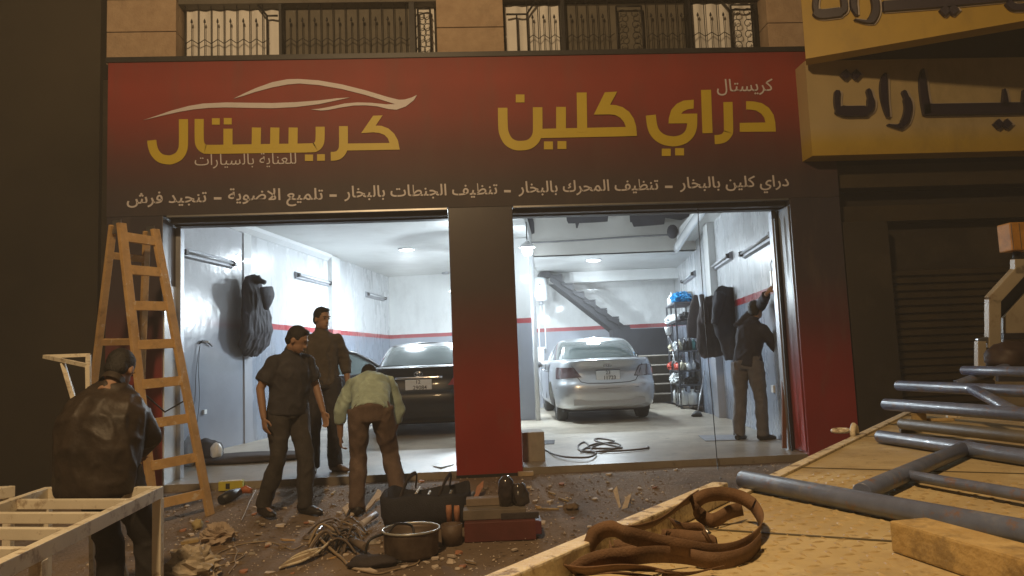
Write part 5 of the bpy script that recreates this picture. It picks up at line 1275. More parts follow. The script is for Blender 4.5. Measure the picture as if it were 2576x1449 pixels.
q = at_z(24, 1223, ZT); frame_table('second cream metal frame cut off by the left picture edge', q+V((-1.2, -.1, 0)), q, q+V((-.35, -.8, 0)), [.3, .6])
t = thing('metal_bracket_frame', 'thin cream angle iron frame sticking out behind the leather jacket', 'metal frame', gp(225, 1255))
d0 = 5.35
A, B, C_, Dp = at_d(112, 897, d0), at_d(222, 893, d0+.15), at_d(222, 920, d0-.35), at_d(158, 913, d0-.15)
for a, b in ((A, B), (A, C_), (B, C_)):
    mb = MB(); mb.bar(a, b, .025, .025); part('bar', mb, M['frame_white'], t)
L_ = at_d(236, 1075, d0-.1); G_ = V((L_.x+.25, L_.y, gz(L_.y)))
mb = MB(); mb.bar(Dp, G_, .028, .028); part('leg', mb, M['frame_white'], t)
mb = MB(); mb.bar(C_, V((C_.x+.05, C_.y, gz(C_.y))), .028, .028); part('leg', mb, M['frame_white'], t)
mb = MB(); mb.bar(B, V((B.x+.05, B.y, gz(B.y))), .028, .028); part('leg', mb, M['frame_white'], t)

# ---- recovery truck with its tread plate bed
ZB = .55
M['bed'] = mat('tread_plate_paint', (.62, .51, .29), .55, 0, scale=1.7, col2=(.42, .32, .17), bump=.15, bscale=30, detail=11)
M['rail_white'] = mat('chipped_cream_paint', (.85, .79, .62), .55, 0, scale=14, col2=(.66, .56, .40), bump=.3, bscale=60)
M['cream_paint'] = mat('truck_cream_paint', (.42, .36, .26), .4, var=.15, scale=3)
M['pipe_blue'] = mat('blue_grey_pipe_paint', (.15, .19, .32), .36, 0, scale=9, col2=(.10, .125, .21), coat=.1, bump=.05, bscale=40)
M['pipe_brown'] = mat('olive_pipe_paint', (.13, .11, .07), .5)
M['timber'] = mat('worn_timber', (.58, .43, .20), .75, 0, scale=11, col2=(.42, .29, .12), bump=.3, bscale=50)
M['strap'] = mat('brown_webbing', (.17, .095, .05), .8, var=.3, scale=12, bump=.2, bscale=180)
M['amber'] = mat('amber_lens', (.50, .24, .04), .55, var=.25, scale=12)
wear(M['bed'], (.76, .68, .46), 2.3, .54, .66, .5); wear(M['bed'], (.24, .165, .09), 2.6, .52, .70, .6); wear(M['bed'], (.17, .11, .055), 24, .58, .66, .6)
wear(M['rail_white'], (.22, .15, .09), 14, .52, .60, .85); wear(M['pipe_blue'], (.20, .11, .06), 14, .55, .64, .75); wear(M['pipe_blue'], (.32, .32, .33), 6, .53, .68, .5); wear(M['timber'], (.20, .14, .07), 9, .48, .62, .7, (1, 1, 1)); wear(M['cream_paint'], (.22, .15, .09), 6, .56, .68, .7)
wear(M['frame_white'], (.30, .21, .13), 9, .53, .64, .75); wear(M['ladder_wood'], (.70, .60, .46), 13, .59, .64, .8); wear(M['ladder_wood'], (.20, .11, .05), 7, .55, .72, .6); wear(M['strap'], (.30, .20, .12), 7, .55, .75, .5)
E0, E1 = at_z(1420, 1449, ZB), at_z(2250, 1052, ZB)
ed = (E1-E0).normalized(); en = V((ed.y, -ed.x, 0))           # along the edge, and inwards over the bed
tk = thing('recovery_truck', 'cream recovery truck bed of tread plate in the right foreground', 'truck', (E0.x+1, E0.y+1, gz(2)))
def bp(s, w_, z=ZB): q = E0+ed*s+en*w_; return V((q.x, q.y, z))
LB = (E1-E0).length
mb = MB(); mb.slab([bp(-2.2, 0), bp(LB+.55, 0), bp(LB+.55, 2.4), bp(-2.2, 2.4)], (0, 0, -.05)); part('deck', mb, M['bed'], tk)
mb = MB(); mb.slab([bp(-2.2, .02, ZB-.051), bp(LB+.5, .02, ZB-.051), bp(LB+.5, .10, ZB-.051), bp(-2.2, .10, ZB-.051)], (0, 0, -.16)); part('side_beam', mb, M['cream_paint'], tk)
# plate joints
for s_ in (.62, 2.0, 3.4):
    mb = MB(); mb.slab([bp(s_, .05, ZB+.001), bp(s_+.012, .05, ZB+.001), bp(s_+.35, 2.3, ZB+.001), bp(s_+.338, 2.3, ZB+.001)], (0, 0, .0025)); part('plate_joint', mb, M['pipe_brown'], tk)
# tread lugs
lug = MB(); sp = .052
for i in range(-22, 62):
    for j in range(1, 36):
        s_, w_ = i*sp, .10+j*sp
        if s_ > 1.9: continue
        q = bp(s_+random.uniform(-.003, .003), w_); an = math.radians(45 if (i+j) % 2 else -45); d = ed*math.cos(an)+en*math.sin(an); x = V((-d.y, d.x, 0))
        L2, W2, H = .021, .0058, .0040
        lug.add([q+d*L2, q+x*W2, q-d*L2, q-x*W2, q+d*L2*.35+V((0, 0, H)), q-d*L2*.35+V((0, 0, H))], [(0, 1, 4), (1, 5, 4), (1, 2, 5), (2, 3, 5), (3, 4, 5), (3, 0, 4)], False)
M['lug'] = mat('tread_lug_paint', (.54, .42, .22), .45, 0, scale=2.0, col2=(.32, .23, .115))
part('tread_lugs', lug, M['lug'], tk, fix=False, kind='stuff')
# raised edge rail
R1 = at_z(1752, 1222, ZB+.05); sR = (R1-E0).dot(ed)
mb = MB(); mb.slab([bp(-2.2, -.028, ZB), bp(-2.2, .032, ZB), bp(-2.2, .032, ZB+.07), bp(-2.2, -.028, ZB+.07)], ed*(sR+2.2)); part('edge_rail', mb, M['rail_white'], tk, bevel=.006)
mb = MB(); mb.slab([bp(sR+.12, -.004, ZB+.001), bp(sR+.12, .05, ZB+.001), bp(LB+.5, .05, ZB+.001), bp(LB+.5, -.004, ZB+.001)], (0, 0, .012)); part('edge_strip', mb, M['rail_white'], tk, bevel=.003)
# lashing ring
q = at_z(2150, 1088, ZB+.03); mb = MB(); mb.tube([q+ed*math.cos(k*.3927)*.06-en*.08+en*math.sin(k*.3927)*.045+V((0, 0, .01)) for k in range(16)], .013, 8, closed=True); rg = part('lashing_ring', mb, M['rail_white'], tk)
mb = MB(); mb.tube([q+ed*.05+V((0, 0, -.02)), q+ed*.04+V((0, 0, .03)), q-ed*.01+V((0, 0, .045)), q-ed*.05+V((0, 0, .02)), q-ed*.06+V((0, 0, -.02))], .017, 8); part('ring_eye', mb, M['rail_white'], tk)
# headboard, cab and beacon
DH = 6.3
def hb(x, y, d=DH): return at_d(x, y, d)
def hbar(a, b, w_=.10, h_=.07, m=M['cream_paint'], nm='headboard_post'): mb = MB(); mb.bar(a, b, w_, h_, up=FW); part(nm, mb, m, tk, bevel=.006)
hbar(hb(2497, 875), hb(2497, 752)); hbar(hb(2492, 758), hb(2566, 678)); hbar(hb(2562, 690), hb(2562, 652)); hbar(hb(2562, 682), hb(2700, 660))
hbar(hb(2466, 935), hb(2466, 858), .07, .06); hbar(hb(2458, 860), hb(2505, 850), .05, .05, M['steel'], 'latch')
mb = MB(); P = [hb(2512, 880, DH+.12), hb(2512, 765, DH+.12), hb(2566, 700, DH+.12), hb(2760, 690, DH+.12), hb(2760, 960, DH+.12), hb(2512, 960, DH+.12)]; mb.slab(P, FW*.04); part('headboard_panel', mb, M['dark_grey'], tk)
mb = MB(); P = [hb(2522, 910, DH+.06), hb(2524, 800, DH+.06), hb(2580, 738, DH+.06), hb(2760, 735, DH+.06), hb(2760, 910, DH+.06)]; mb.slab(P, FW*.03); part('headboard_plate', mb, M['cream_paint'], tk)
mb = MB(); mb.bar(hb(2520, 846, DH+.03), hb(2740, 842, DH+.03), .05, .05, up=FW); part('headboard_slot', mb, M['black_trim'], tk)
a = hb(2556, 655, DH); mb = MB(); mb.tube([a, hb(2558, 634, DH)], .03, 10); part('beacon_stem', mb, M['black_trim'], tk)
c0 = hb(2575, 632, DH); mb = MB(); mb.box2(c0+V((-.155, -.08, 0)), c0+V((.5, .08, .235))); bc = part('beacon', mb, M['amber'], tk, bevel=.012)
for k in range(9): mb = MB(); mb.box2(c0+V((-.15+k*.07, -.084, .01)), c0+V((-.146+k*.07, -.0815, .225))); part('lens_rib', mb, M['pipe_brown'], bc)
cb = hb(2800, 900, DH+.9); mb = MB(); mb.box2((cb.x-.15, cb.y, .35), (cb.x+2.0, cb.y+1.6, 1.5)); part('cab', mb, M['cream_paint'], tk, bevel=.05)
for s_, w_ in ((.2, .45), (.2, 1.9), (LB-.6, .45), (LB-.6, 1.9)):
    q = bp(s_, w_); mb = MB(); mb.lathe((q.x, q.y, gz(q.y)+.30), [(.14, -.11), (.27, -.12), (.30, -.08), (.30, .08), (.27, .12), (.14, .11)], 24, tuple(en)); part('wheel', mb, M['tyre'], tk)
# dark winch gear on the bed
lump('winch_gear', 'dark heap of winch gear at the headboard of the truck bed', 'winch', at_d(2548, 928, 5.95), (.20, .14, .13), mat('greasy_rubber', (.05, .03, .025), .6), 41, .35)

# ---- blue pipe frames lying on the bed
def pipe_frame(label, pipes, loc):
    t = thing('pipe_frame', label, 'pipe frame', loc, 'painted pipe frames on the truck bed')
    for nm, a, b, r, m in pipes:
        d = (b-a).normalized(); mb = MB()
        mb.tube([a, a+d*.003, b-d*.003, b], [r*.92, r, r, r*.92], 20); part(nm, mb, m, t, fix=False)
        c_ = MB(); c_.tube([a-d*.0015, a+d*.006], r*.8, 16)
    return t
r1 = .036; zz = ZB+r1+.004
def pz(x, y, z=zz): return at_z(x, y, z)
def ext(a, b, L): return a+(b-a).normalized()*L
a1, b1 = pz(1868, 1206), pz(2576, 1340); b1 = ext(a1, b1, 2.3)
a2, b2 = pz(2213, 1098), pz(2576, 1150); b2 = ext(a2, b2, 2.4)
c1, c2 = pz(2160, 1243), pz(2440, 1122)
s1, s2 = pz(2265, 1192), pz(2576, 1246); s2 = ext(s1, s2, 1.6)
pipe_frame('blue grey pipe frame lying flat, nearest on the tread plate', [('long_pipe', a1, b1, r1, M['pipe_blue']), ('long_pipe', a2, b2, r1, M['pipe_blue']), ('cross_pipe', c1.lerp(c2, .02), c2, r1*.95, M['pipe_blue']), ('thin_pipe', s1, s2, .021, M['pipe_blue'])], a1)
z2 = ZB+.06
a3, b3 = pz(2268, 1066, z2), pz(2576, 1100, z2); b3 = ext(a3, b3, 2.2)
t = pipe_frame('olive brown pipe lying just behind the nearest blue frame', [('long_pipe', a3, b3, .034, M['pipe_brown'])], a3)
# upper frames, resting on the timbers
a4, b4 = at_d(2228, 1017, 5.2), at_d(2576, 1048, 4.1); b4 = ext(a4, b4, 2.6); b4.z = a4.z
a5, b5 = at_d(2260, 970, 5.7), at_d(2576, 993, 4.5); b5 = ext(a5, b5, 2.6); b5.z = a5.z = max(a5.z, a4.z)
k1, k2 = a4.lerp(b4, .42)+V((0, 0, .0)), a5.lerp(b5, .30)
pipe_frame('blue grey pipe frame raised on blocks, its ends jutting past the bed edge', [('long_pipe', a4, b4, .040, M['pipe_blue']), ('long_pipe', a5, b5, .038, M['pipe_blue']), ('cross_pipe', k1, k2, .034, M['pipe_blue'])], a4)
a6, b6 = at_d(2425, 932, 5.9), at_d(2640, 935, 5.0); a7, b7 = at_d(2405, 966, 5.75), at_d(2535, 920, 5.85)
b6.z = a6.z; 
pipe_frame('topmost blue grey pipe frame at the far end of the stack', [('long_pipe', a6, b6, .036, M['pipe_blue']), ('cross_pipe', a7, b7, .028, M['pipe_blue'])], a6)
for fr_, zt, lb in ((.12, a4.z-.04, 'wood block under the raised pipe frame at the bed edge'), (.55, a4.z-.04, 'wood block under the raised pipe frame towards the cab')):
    q = a4.lerp(b4, fr_); q2 = a5.lerp(b5, fr_); mb = MB(); d = (q2-q); 
    mb.slab([V((q.x-.05, q.y, ZB+.002)), V((q.x+.05, q.y, ZB+.002)), V((q2.x+.05, q2.y+.1, ZB+.002)), V((q2.x-.05, q2.y+.1, ZB+.002))], (0, 0, max(.03, zt-ZB-.004))); solo('wood_block', mb, M['timber'], lb, 'wood block', 'wood blocks on the truck bed')
# scraps on the bed
for (x, y, sx, sy, lb, m) in ((2345, 1056, .28, .035, 'thin pale strip lying on the far bed corner', M['timber']), (2400, 1047, .10, .05, 'short pale offcut on the far bed corner', M['rail_white']), (2290, 1083, .12, .05, 'bent plate scrap beside the blue pipe end', M['pipe_brown'])):
    q = at_z(x, y, ZB+.012); mb = MB(); mb.box(q, (sx, sy, .02), Matrix.Rotation(-.3, 3, 'Z')); solo('metal_scrap', mb, m, lb, 'scrap', bevel=.003)
# timber baulk in the near corner
P = at_z(2243, 1388, ZB+.002); Q = at_z(2400, 1442, ZB+.002); d = (Q-P); d.z = 0; d.normalize(); bk = V((-d.y, d.x, 0))
if bk.y < 0: bk = -bk
mb = MB(); mb.slab([P, P+bk*.115, P+bk*.115+d*.9, P+d*.9], (0, 0, .082)); solo('timber_baulk', mb, M['timber'], 'squared timber baulk lying in front of the blue pipes', 'timber', bevel=.007)

# ---- brown webbing strap, tumbled in loops
def zs(x, y): return (1409+x*.2083, 1261+y*.2083)
def webbing(pts, wd, twist=(0, 0), up=True):
    """pts: (zoom x, zoom y, height above bed); a flat band following them"""
    P = smooth_path([at_z(*zs(x, y), ZB+h*.78) for x, y, h in pts], 7); n = len(P); mb = MB(); vs = []
    for i, p in enumerate(P):
        d = (P[min(i+1, n-1)]-P[max(i-1, 0)]).normalized(); f = i/(n-1)
        an = math.radians(twist[0]*(1-f)+twist[1]*f); side = d.cross(V((0, 0, 1))).normalized(); upv = side.cross(d).normalized()
        w_ = (upv*math.cos(an)+side*math.sin(an))*wd/2; nn = d.cross(w_).normalized()*.0016
        vs += [p-w_-nn, p+w_-nn, p+w_+nn, p-w_+nn]
    fs = []
    for i in range(n-1):
        for k in range(4): fs.append((i*4+k, i*4+(k+1) % 4, (i+1)*4+(k+1) % 4, (i+1)*4+k))
    mb.add(vs, fs, True); return mb
ws = thing('webbing_strap', 'brown webbing strap tumbled in loops on the tread plate', 'strap', at_z(1700, 1370, ZB))
for pts, wd, tw in (
    ([(330, 700, .03), (345, 560, .07), (430, 400, .12), (620, 330, .14), (800, 400, .13), (1100, 480, .10), (1500, 560, .07), (1850, 610, .04), (2150, 560, .03), (2380, 400, .035), (2430, 220, .05), (2330, 40, .08)], .043, (5, 20)),
    ([(2330, 40, .085), (2180, -50, .11), (1950, -90, .13), (1740, -60, .13), (1620, 40, .10), (1700, 170, .05), (1850, 230, .035), (2050, 130, .05), (2200, 90, .05)], .043, (10, -10)),
    ([(700, 330, .12), (900, 330, .11), (1150, 260, .11), (1350, 130, .12), (1520, 0, .12), (1640, -70, .12)], .043, (60, 30)),
    ([(150, 860, .03), (350, 740, .06), (600, 670, .08), (900, 660, .08), (1200, 640, .06), (1500, 660, .04), (1900, 720, .03), (2250, 640, .03), (2420, 480, .03)], .043, (15, 5)),
    ([(1350, 260, .04), (1500, 330, .06), (1700, 330, .07), (1780, 410, .06), (1700, 450, .05), (1450, 430, .06), (1250, 430, .07), (1500, 500, .03), (1800, 480, .03), (1900, 520, .03)], .040, (30, 10)),
    ([(600, 560, .06), (640, 640, .05), (800, 640, .05), (1000, 600, .06), (850, 560, .07), (650, 560, .07)], .040, (0, 0)),
    ([(0, 800, .03), (300, 840, .05), (700, 800, .06), (1100, 820, .05), (1500, 880, .04), (1900, 800, .03)], .045, (50, 70)),
    ([(200, 900, .02), (600, 860, .03), (1000, 900, .03), (1400, 960, .02)], .045, (80, 80)),
    ([(1180, 830, .08), (1300, 880, .07), (1400, 960, .04)], .040, (80, 60))):
    part('loop', webbing(pts, wd, tw), M['strap'], ws)
mb = MB(); mb.tube([at_z(*zs(x, y), ZB+h) for x, y, h in ((1690, 400, .03), (1730, 330, .05), (1800, 380, .04), (1740, 440, .03))], .007, 6, closed=True); part('buckle', mb, M['steel'], ws)

# ================================================================== litter on the ground
def zd3(x, y): return (670.8+x*.14813, 1234.3+y*.14813)
def zd4(x, y): return (952.6+x*.16667, 1207.5+y*.16667)
def zd5(x, y): return (362+x*.14814, 1234+y*.14814)
# enamel pot
q = gp(*zd4(500, 1130)); t = thing('paint_pot', 'wide dirty metal pot with a wire handle and purple rags inside', 'pot', q)
mb = MB(); mb.lathe(q, [(0, 0), (.185, 0), (.20, .02), (.205, .16), (.215, .185), (.207, .19), (.195, .16), (.19, .03), (0, .025)], 30); part('pot_body', mb, mat('dirty_metal', (.20, .15, .11), .5, .3, scale=9, col2=(.10, .07, .05)), t)
mb = MB(); mb.tube([q+V((.213*math.cos(k*.2244), .213*math.sin(k*.2244), .19)) for k in range(28)], .009, 8, closed=True); part('pot_rim', mb, mat('pot_rim', (.55, .55, .50), .35, .4), t)
mb = MB(); mb.tube(smooth_path([q+V((-.205, -.04, .17)), q+V((-.30, -.10, .14)), q+V((-.32, -.12, .02)), q+V((-.22, -.16, .01)), q+V((-.05, -.24, .012))], 6), .010, 8); part('wire_handle', mb, M['cable_black'], t)
mb = MB(); mb.tube(smooth_path([q+V((-.16, -.12, .19)), q+V((-.10, -.05, .24)), q+V((.0, .05, .20)), q+V((.02, .0, .12))], 6), .009, 8); part('hook', mb, M['cable_black'], t)
lump('purple_rag', 'purple rags inside the dirty metal pot', 'rag', q+V((0, 0, .04)), (.12, .12, .06), mat('purple_cloth', (.12, .09, .26), .7), 51)
# small can
q = gp(*zd4(1110, 960)); t = thing('tin_can', 'small rusty can between the metal pot and the tool box', 'can', q)
mb = MB(); mb.lathe(q, [(0, 0), (.08, 0), (.085, .15), (.078, .15), (.07, .02), (0, .02)], 20); part('can_body', mb, mat('rusty_can', (.16, .11, .075), .6, scale=12, col2=(.09, .055, .035)), t)
# tool box
q = gp(*zd4(1840, 920)); t = thing('tool_box', 'open dark red tool box with a grey tray on top', 'tool box', q)
Rz = Matrix.Rotation(math.radians(-2), 3, 'Z')
def tb(c, sz, nm, m, bv=.006): mb = MB(); mb.box(q+Rz @ V(c), sz, Rz); return part(nm, mb, m, t, bevel=bv)
tb((0, .14, .075), (.56, .30, .15), 'case', mat('dark_red_metal', (.13, .035, .03), .5))
tb((.30, .10, .09), (.05, .22, .10), 'end_flap', M['tail_red'] if False else mat('maroon_metal', (.12, .03, .04), .5))
tb((-.04, .20, .19), (.50, .26, .075), 'tray', mat('grey_tray', (.20, .165, .13), .7))
tb((-.10, .29, .26), (.34, .12, .06), 'tray_box', mat('card_box', (.26, .20, .15), .8))
tb((.16, .05, .175), (.30, .02, .05), 'handle', M['dark_cloth'])
w1 = q+Rz @ V((.06, .22, .228)); t = thing('bottle', 'dark plastic wrapped bottle standing on the tool box', 'bottle', w1)
mb = MB(); mb.lathe(w1, [(0, 0), (.06, .0), (.07, .10), (.06, .2), (.03, .235), (0, .24)], 14); part('bottle_body', mb, mat('dark_plastic_wrap', (.05, .04, .04), .15, var=.4, scale=20, coat=.5), t)
lump('plastic_wrap', 'crumpled dark plastic wrap beside the bottle on the tool box', 'plastic', q+Rz @ V((.17, .20, .228)), (.07, .06, .10), mat('dark_wrap', (.06, .05, .048), .2, coat=.4), 55, .4)
# black tool bag
q = gp(*zd4(760, 660)); t = thing('tool_bag', 'open black tool bag full of tools behind the metal pot', 'bag', q)
def oval(z, rx, ry, cx=0, cy=0, n=26): return [q+V((cx+rx*math.copysign(abs(math.cos(2*math.pi*k/n))**.6, math.cos(2*math.pi*k/n)), cy+ry*math.copysign(abs(math.sin(2*math.pi*k/n))**.6, math.sin(2*math.pi*k/n)), z+.02*math.sin(3*2*math.pi*k/n))) for k in range(n)]
rings = [oval(.0, .36, .22), oval(.10, .40, .25), oval(.26, .38, .24, -.02), oval(.285, .36, .22), oval(.10, .34, .20), oval(.06, .1, .06)]
mb = MB(); n = 26
rings = [[p+V((.03*noise.noise(p*5), .03*noise.noise(p*5+V((4, 0, 0))), .05*noise.noise(p*4+V((0, 7, 0)))*(1 if i else 0))) for p in r_] for i, r_ in enumerate(rings)]
mb.add([p for r_ in rings for p in r_], [(i*n+k, i*n+(k+1) % n, (i+1)*n+(k+1) % n, (i+1)*n+k) for i in range(len(rings)-1) for k in range(n)]+[tuple(range(n))], True); part('bag_body', mb, M['black_cloth'], t)
mb = MB(); mb.tube(smooth_path([q+V((-.22, -.2, .26)), q+V((-.16, -.12, .40)), q+V((-.1, .05, .42)), q+V((-.12, .2, .28))], 6), [(.018, .006)]*19, 8); part('bag_handle', mb, M['dark_cloth'], t)
mb = MB(); mb.tube(smooth_path([q+V((.10, -.22, .26)), q+V((.16, -.12, .38)), q+V((.2, .05, .40)), q+V((.18, .2, .28))], 6), [(.018, .006)]*19, 8); part('bag_handle', mb, M['dark_cloth'], t)
def stick(a, b, r, nm, label, cat, m, group=None, flat=None):
    mb = MB(); mb.tube([a, b], [(r, r*(flat or 1))]*2, 10); return solo(nm, mb, m, label, cat, group)
for i, (x0, y0, x1, y1, r, m, lb) in enumerate(((480, 335, 625, 110, .011, M['rail_white'], 'pale tool handle leaning out of the left end of the black bag'), (640, 420, 780, 170, .011, M['rail_white'], 'pale tool handle leaning out of the middle of the black bag'), (1000, 390, 1095, 165, .012, M['timber'], 'wooden tool handle leaning at the right end of the black bag'), (1035, 600, 1100, 300, .014, M['rail_white'], 'flat pale stick in front of the orange tool handles'), (1290, 380, 1440, 190, .014, M['pipe_brown'], 'curved brown saw handle right of the black bag'))):
    b0 = at_y(*zd4(x0, y0), q.y-.22+.02*i); b1 = at_y(*zd4(x1, y1), q.y+.05)
    stick(b0, b1, r, ('hammer', 'chisel', 'mallet', 'wooden_stick', 'hand_saw')[i], lb, 'tool', m, 'tools in the black bag')
for i, (x, y, lb) in enumerate(((1060, 470, 'left orange tool grip at the right end of the black bag'), (1180, 480, 'right orange tool grip at the right end of the black bag'))):
    p = at_y(*zd4(x, y), q.y-.24); mb = MB(); mb.tube([p+V((0, 0, .05)), p, p+V((0, .02, -.10))], [.022, .026, .02], 10); solo('tool_grip', mb, M['terracotta'], lb, 'tool', 'tools in the black bag')
def slip(poly, conv, nm, label, cat, m, lift=.015, tilt=0, th=.008, group=None):
    pts = [gp(*conv(*p)) for p in poly]; c_ = sum((p for p in pts), V((0, 0, 0)))/len(pts)
    z0 = min(p.z for p in pts); out = []
    for p in pts: out.append(V((p.x, p.y, gz(p.y)+lift+tilt*(p.y-min(q_.y for q_ in pts)))))
    mb = MB(); mb.slab(out, (0, 0, th)); return solo(nm, mb, m, label, cat, group)
slip([(150, 580), (215, 430), (300, 400), (290, 500), (250, 520)], zd4, 'trowel_blade', 'flat pink trowel blade left of the black tool bag', 'trowel', M['terracotta'], .012, .3)
slip([(1415, 380), (1490, 250), (1590, 200), (1580, 250), (1500, 330), (1450, 380)], zd4, 'trowel_blade', 'orange trowel blade lying right of the black tool bag', 'trowel', M['terracotta'], .012, .3)
slip([(1680, 380), (1750, 320), (1850, 230), (1890, 180), (1950, 200), (1945, 270), (1860, 290), (1790, 350), (1685, 415)], zd3, 'plaster_piece', 'long pale plaster strip behind the bending man\'s foot', 'plaster', M['plaster'], .02, .2, .02)
slip([(1285, 410), (1400, 355), (1440, 380), (1350, 475)], zd3, 'plaster_piece', 'pale plaster piece under the bending man\'s foot', 'plaster', M['plaster'], .02, .2, .02)
slip([(1420, 440), (1450, 415), (1500, 440), (1420, 475)], zd3, 'plaster_piece', 'small triangular plaster piece at the bending man\'s toe', 'plaster', M['plaster'], .01, .1, .015)
# silver tubes
def gtube(a, b, r, conv, label, m, nm='metal_tube'): pa, pb = gp(*conv(*a))+V((0, 0, r+.03)), gp(*conv(*b))+V((0, 0, r+.05)); return stick(pa, pb, r, nm, label, 'tube', m)
gtube((750, 910), (945, 780), .022, zd3, 'short shiny metal tube at the left of the cable heap', mat('shiny_tube', (.62, .58, .56), .25, .6))
gtube((1610, 690), (1860, 560), .027, zd3, 'thick white plastic tube at the back of the cable heap', M['white_vinyl'])
gtube((1400, 950), (1690, 1150), .03, zd3, 'short grey pipe at the right of the cable heap', M['wire_grey'])
# heap of cut cables
ch = thing('cable_heap', 'tangled heap of cut cables on the ground', 'cables', gp(840, 1380))
def cab(pts, conv, r, m, h=.02, par=ch, nm='cable'):
    P = [gp(*conv(p[0], p[1]))+V((0, 0, r+(p[2] if len(p) > 2 else h))) for p in pts]
    mb = MB(); mb.tube(smooth_path(P, 6), r, 6); return part(nm, mb, m, par, fix=False)
for k in range(11):
    o = k*14; cab([(210+o*.9, 1370-o*.7, .01), (400+o, 1330-o*.6, .02+.004*k), (650+o*.8, 1270-o*.6, .03+.004*k), (900+o*.5, 1160-o*.4, .05), (1060+o*.3, 1060-o*.3, .07)], zd3, random.uniform(.007, .011), M['wire_beige'] if k % 3 else M['rail_white'])
for k in range(26):
    cx, cy = random.uniform(950, 1500), random.uniform(730, 1030); an = random.uniform(-.9, .3); L = random.uniform(200, 420)
    cab([(cx-L*math.cos(an), cy-L*.5*math.sin(an)+60, .01), (cx-L*.4*math.cos(an)+random.uniform(-40, 40), cy+random.uniform(-60, 40), random.uniform(.04, .12)), (cx+L*.3*math.cos(an), cy+random.uniform(-60, 60), random.uniform(.04, .14)), (cx+L*.9*math.cos(an), cy+L*.4*math.sin(an)+random.uniform(0, 120), .01)], zd3, random.uniform(.006, .011), random.choice((M['wire_grey'], M['wire_grey'], M['wire_beige'], M['cable_black'])))
cab([(840, 890, .06), (950, 1000, .05), (1150, 1120, .02), (1300, 1220, .01), (1400, 1330, .0)], zd3, .012, M['wire_beige'])
for lb, pts, cv in (('thin beige wire trailing from the cable heap to the left', [(0, 880), (200, 940), (440, 1020), (620, 950), (760, 910)], zd3), ('beige wire curving along the ground below the metal pot', [(1450, 1350), (1650, 1400), (1900, 1430), (2150, 1380), (2400, 1310), (2560, 1260), (2620, 1160)], zd3),
                    ('pale wire looping beside the crumpled bag', [(1060, 1260), (1250, 1310), (1500, 1240), (1700, 1130), (1650, 1090), (1400, 1110)], zd5), ('pale wire winding in an S beside the crumpled bag', [(1510, 740), (1520, 930), (1580, 1050), (1540, 1200), (1560, 1270), (1480, 1380), (1430, 1440)], zd5), ('straight pale wire running behind the crumpled bag', [(1090, 1230), (1250, 1100), (1450, 1000), (1700, 930), (2080, 880)], zd5),
                    ('faint thin wire on the ground between ladder and walking man', [(1900, 10), (1800, 200), (1720, 380), (1650, 540)], zd5)):
    P = [gp(*cv(*p))+V((0, 0, .009+.004*(i % 2))) for i, p in enumerate(pts)]; mb = MB(); mb.tube(smooth_path(P, 7), .0055, 6); solo('loose_wire', mb, M['wire_beige'], lb, 'wire', 'loose wires on the ground', fix=False)
lump('dark_rag', 'dark rolled rag lying in front of the cable heap', 'rag', gp(*zd3(1780, 1300)), (.17, .08, .05), M['dark_cloth'], 61)
slip([(1450, 1350), (1600, 1330), (1740, 1350), (1880, 1400), (1650, 1400)], zd3, 'plaster_piece', 'flat pale piece under the dark rolled rag', 'plaster', M['plaster'], .005, .05, .012)
# crumpled bags, foam, wood at the lower left
lump('crumpled_bag', 'large crumpled pale plastic bag at the bottom edge beside the frame leg', 'bag', gp(*zd5(800, 1520)), (.17, .13, .12), mat('pale_plastic_bag', (.52, .44, .33), .45, var=.3, scale=9), 71, .6, freq=4, crumple=True)
lump('crumpled_paper', 'crumpled pale paper ball on the ground left of the cable heap', 'paper', gp(*zd5(1260, 900)), (.12, .10, .085), mat('pale_paper', (.46, .36, .27), .8, var=.25, scale=12), 73, .6, freq=4, crumple=True)
lump('foam_lump', 'small yellowish foam lump on the ground near the ladder foot', 'foam', gp(*zd5(915, 660)), (.045, .04, .05), mat('yellow_foam', (.50, .40, .20), .9), 75, .4)
slip([(625, 940), (700, 895), (910, 855), (930, 890), (720, 925)], zd5, 'wood_scrap', 'pale split wood scrap on the ground left of the paper ball', 'wood', M['timber'], .006, 0, .025)
slip([(870, 1070), (1040, 930), (1330, 930), (1420, 1010), (1240, 1030), (930, 1090)], zd5, 'cardboard', 'flat brown cardboard piece in front of the paper ball', 'cardboard', mat('brown_card', (.24, .16, .09), .85), .004, 0, .006)
# yellow carton on the floor edge
q = at_z(582, 1212, -.03); q = V((q.x, 8.02, gz(8.02))); q.x = at_y(582, 1205, 8.02).x
t = thing('yellow_carton', 'small yellow carton lying at the floor edge behind the ladder', 'box', q)
mb = MB(); mb.box(q+V((0, 0, .055)), (.235, .10, .09), Matrix.Rotation(.12, 3, 'Z')); part('carton_body', mb, mat('yellow_card', (.55, .48, .05), .6, var=.15, scale=8), t, bevel=.004)
mb = MB(); mb.box(q+V((-.02, -.053, .055)), (.04, .006, .055), Matrix.Rotation(.12, 3, 'Z')); part('printed_mark', mb, M['cable_black'], t)
mb = MB(); mb.box(q+V((0, 0, .1025)), (.20, .085, .003), Matrix.Rotation(.12, 3, 'Z')); part('open_top', mb, M['rail_white'], t)
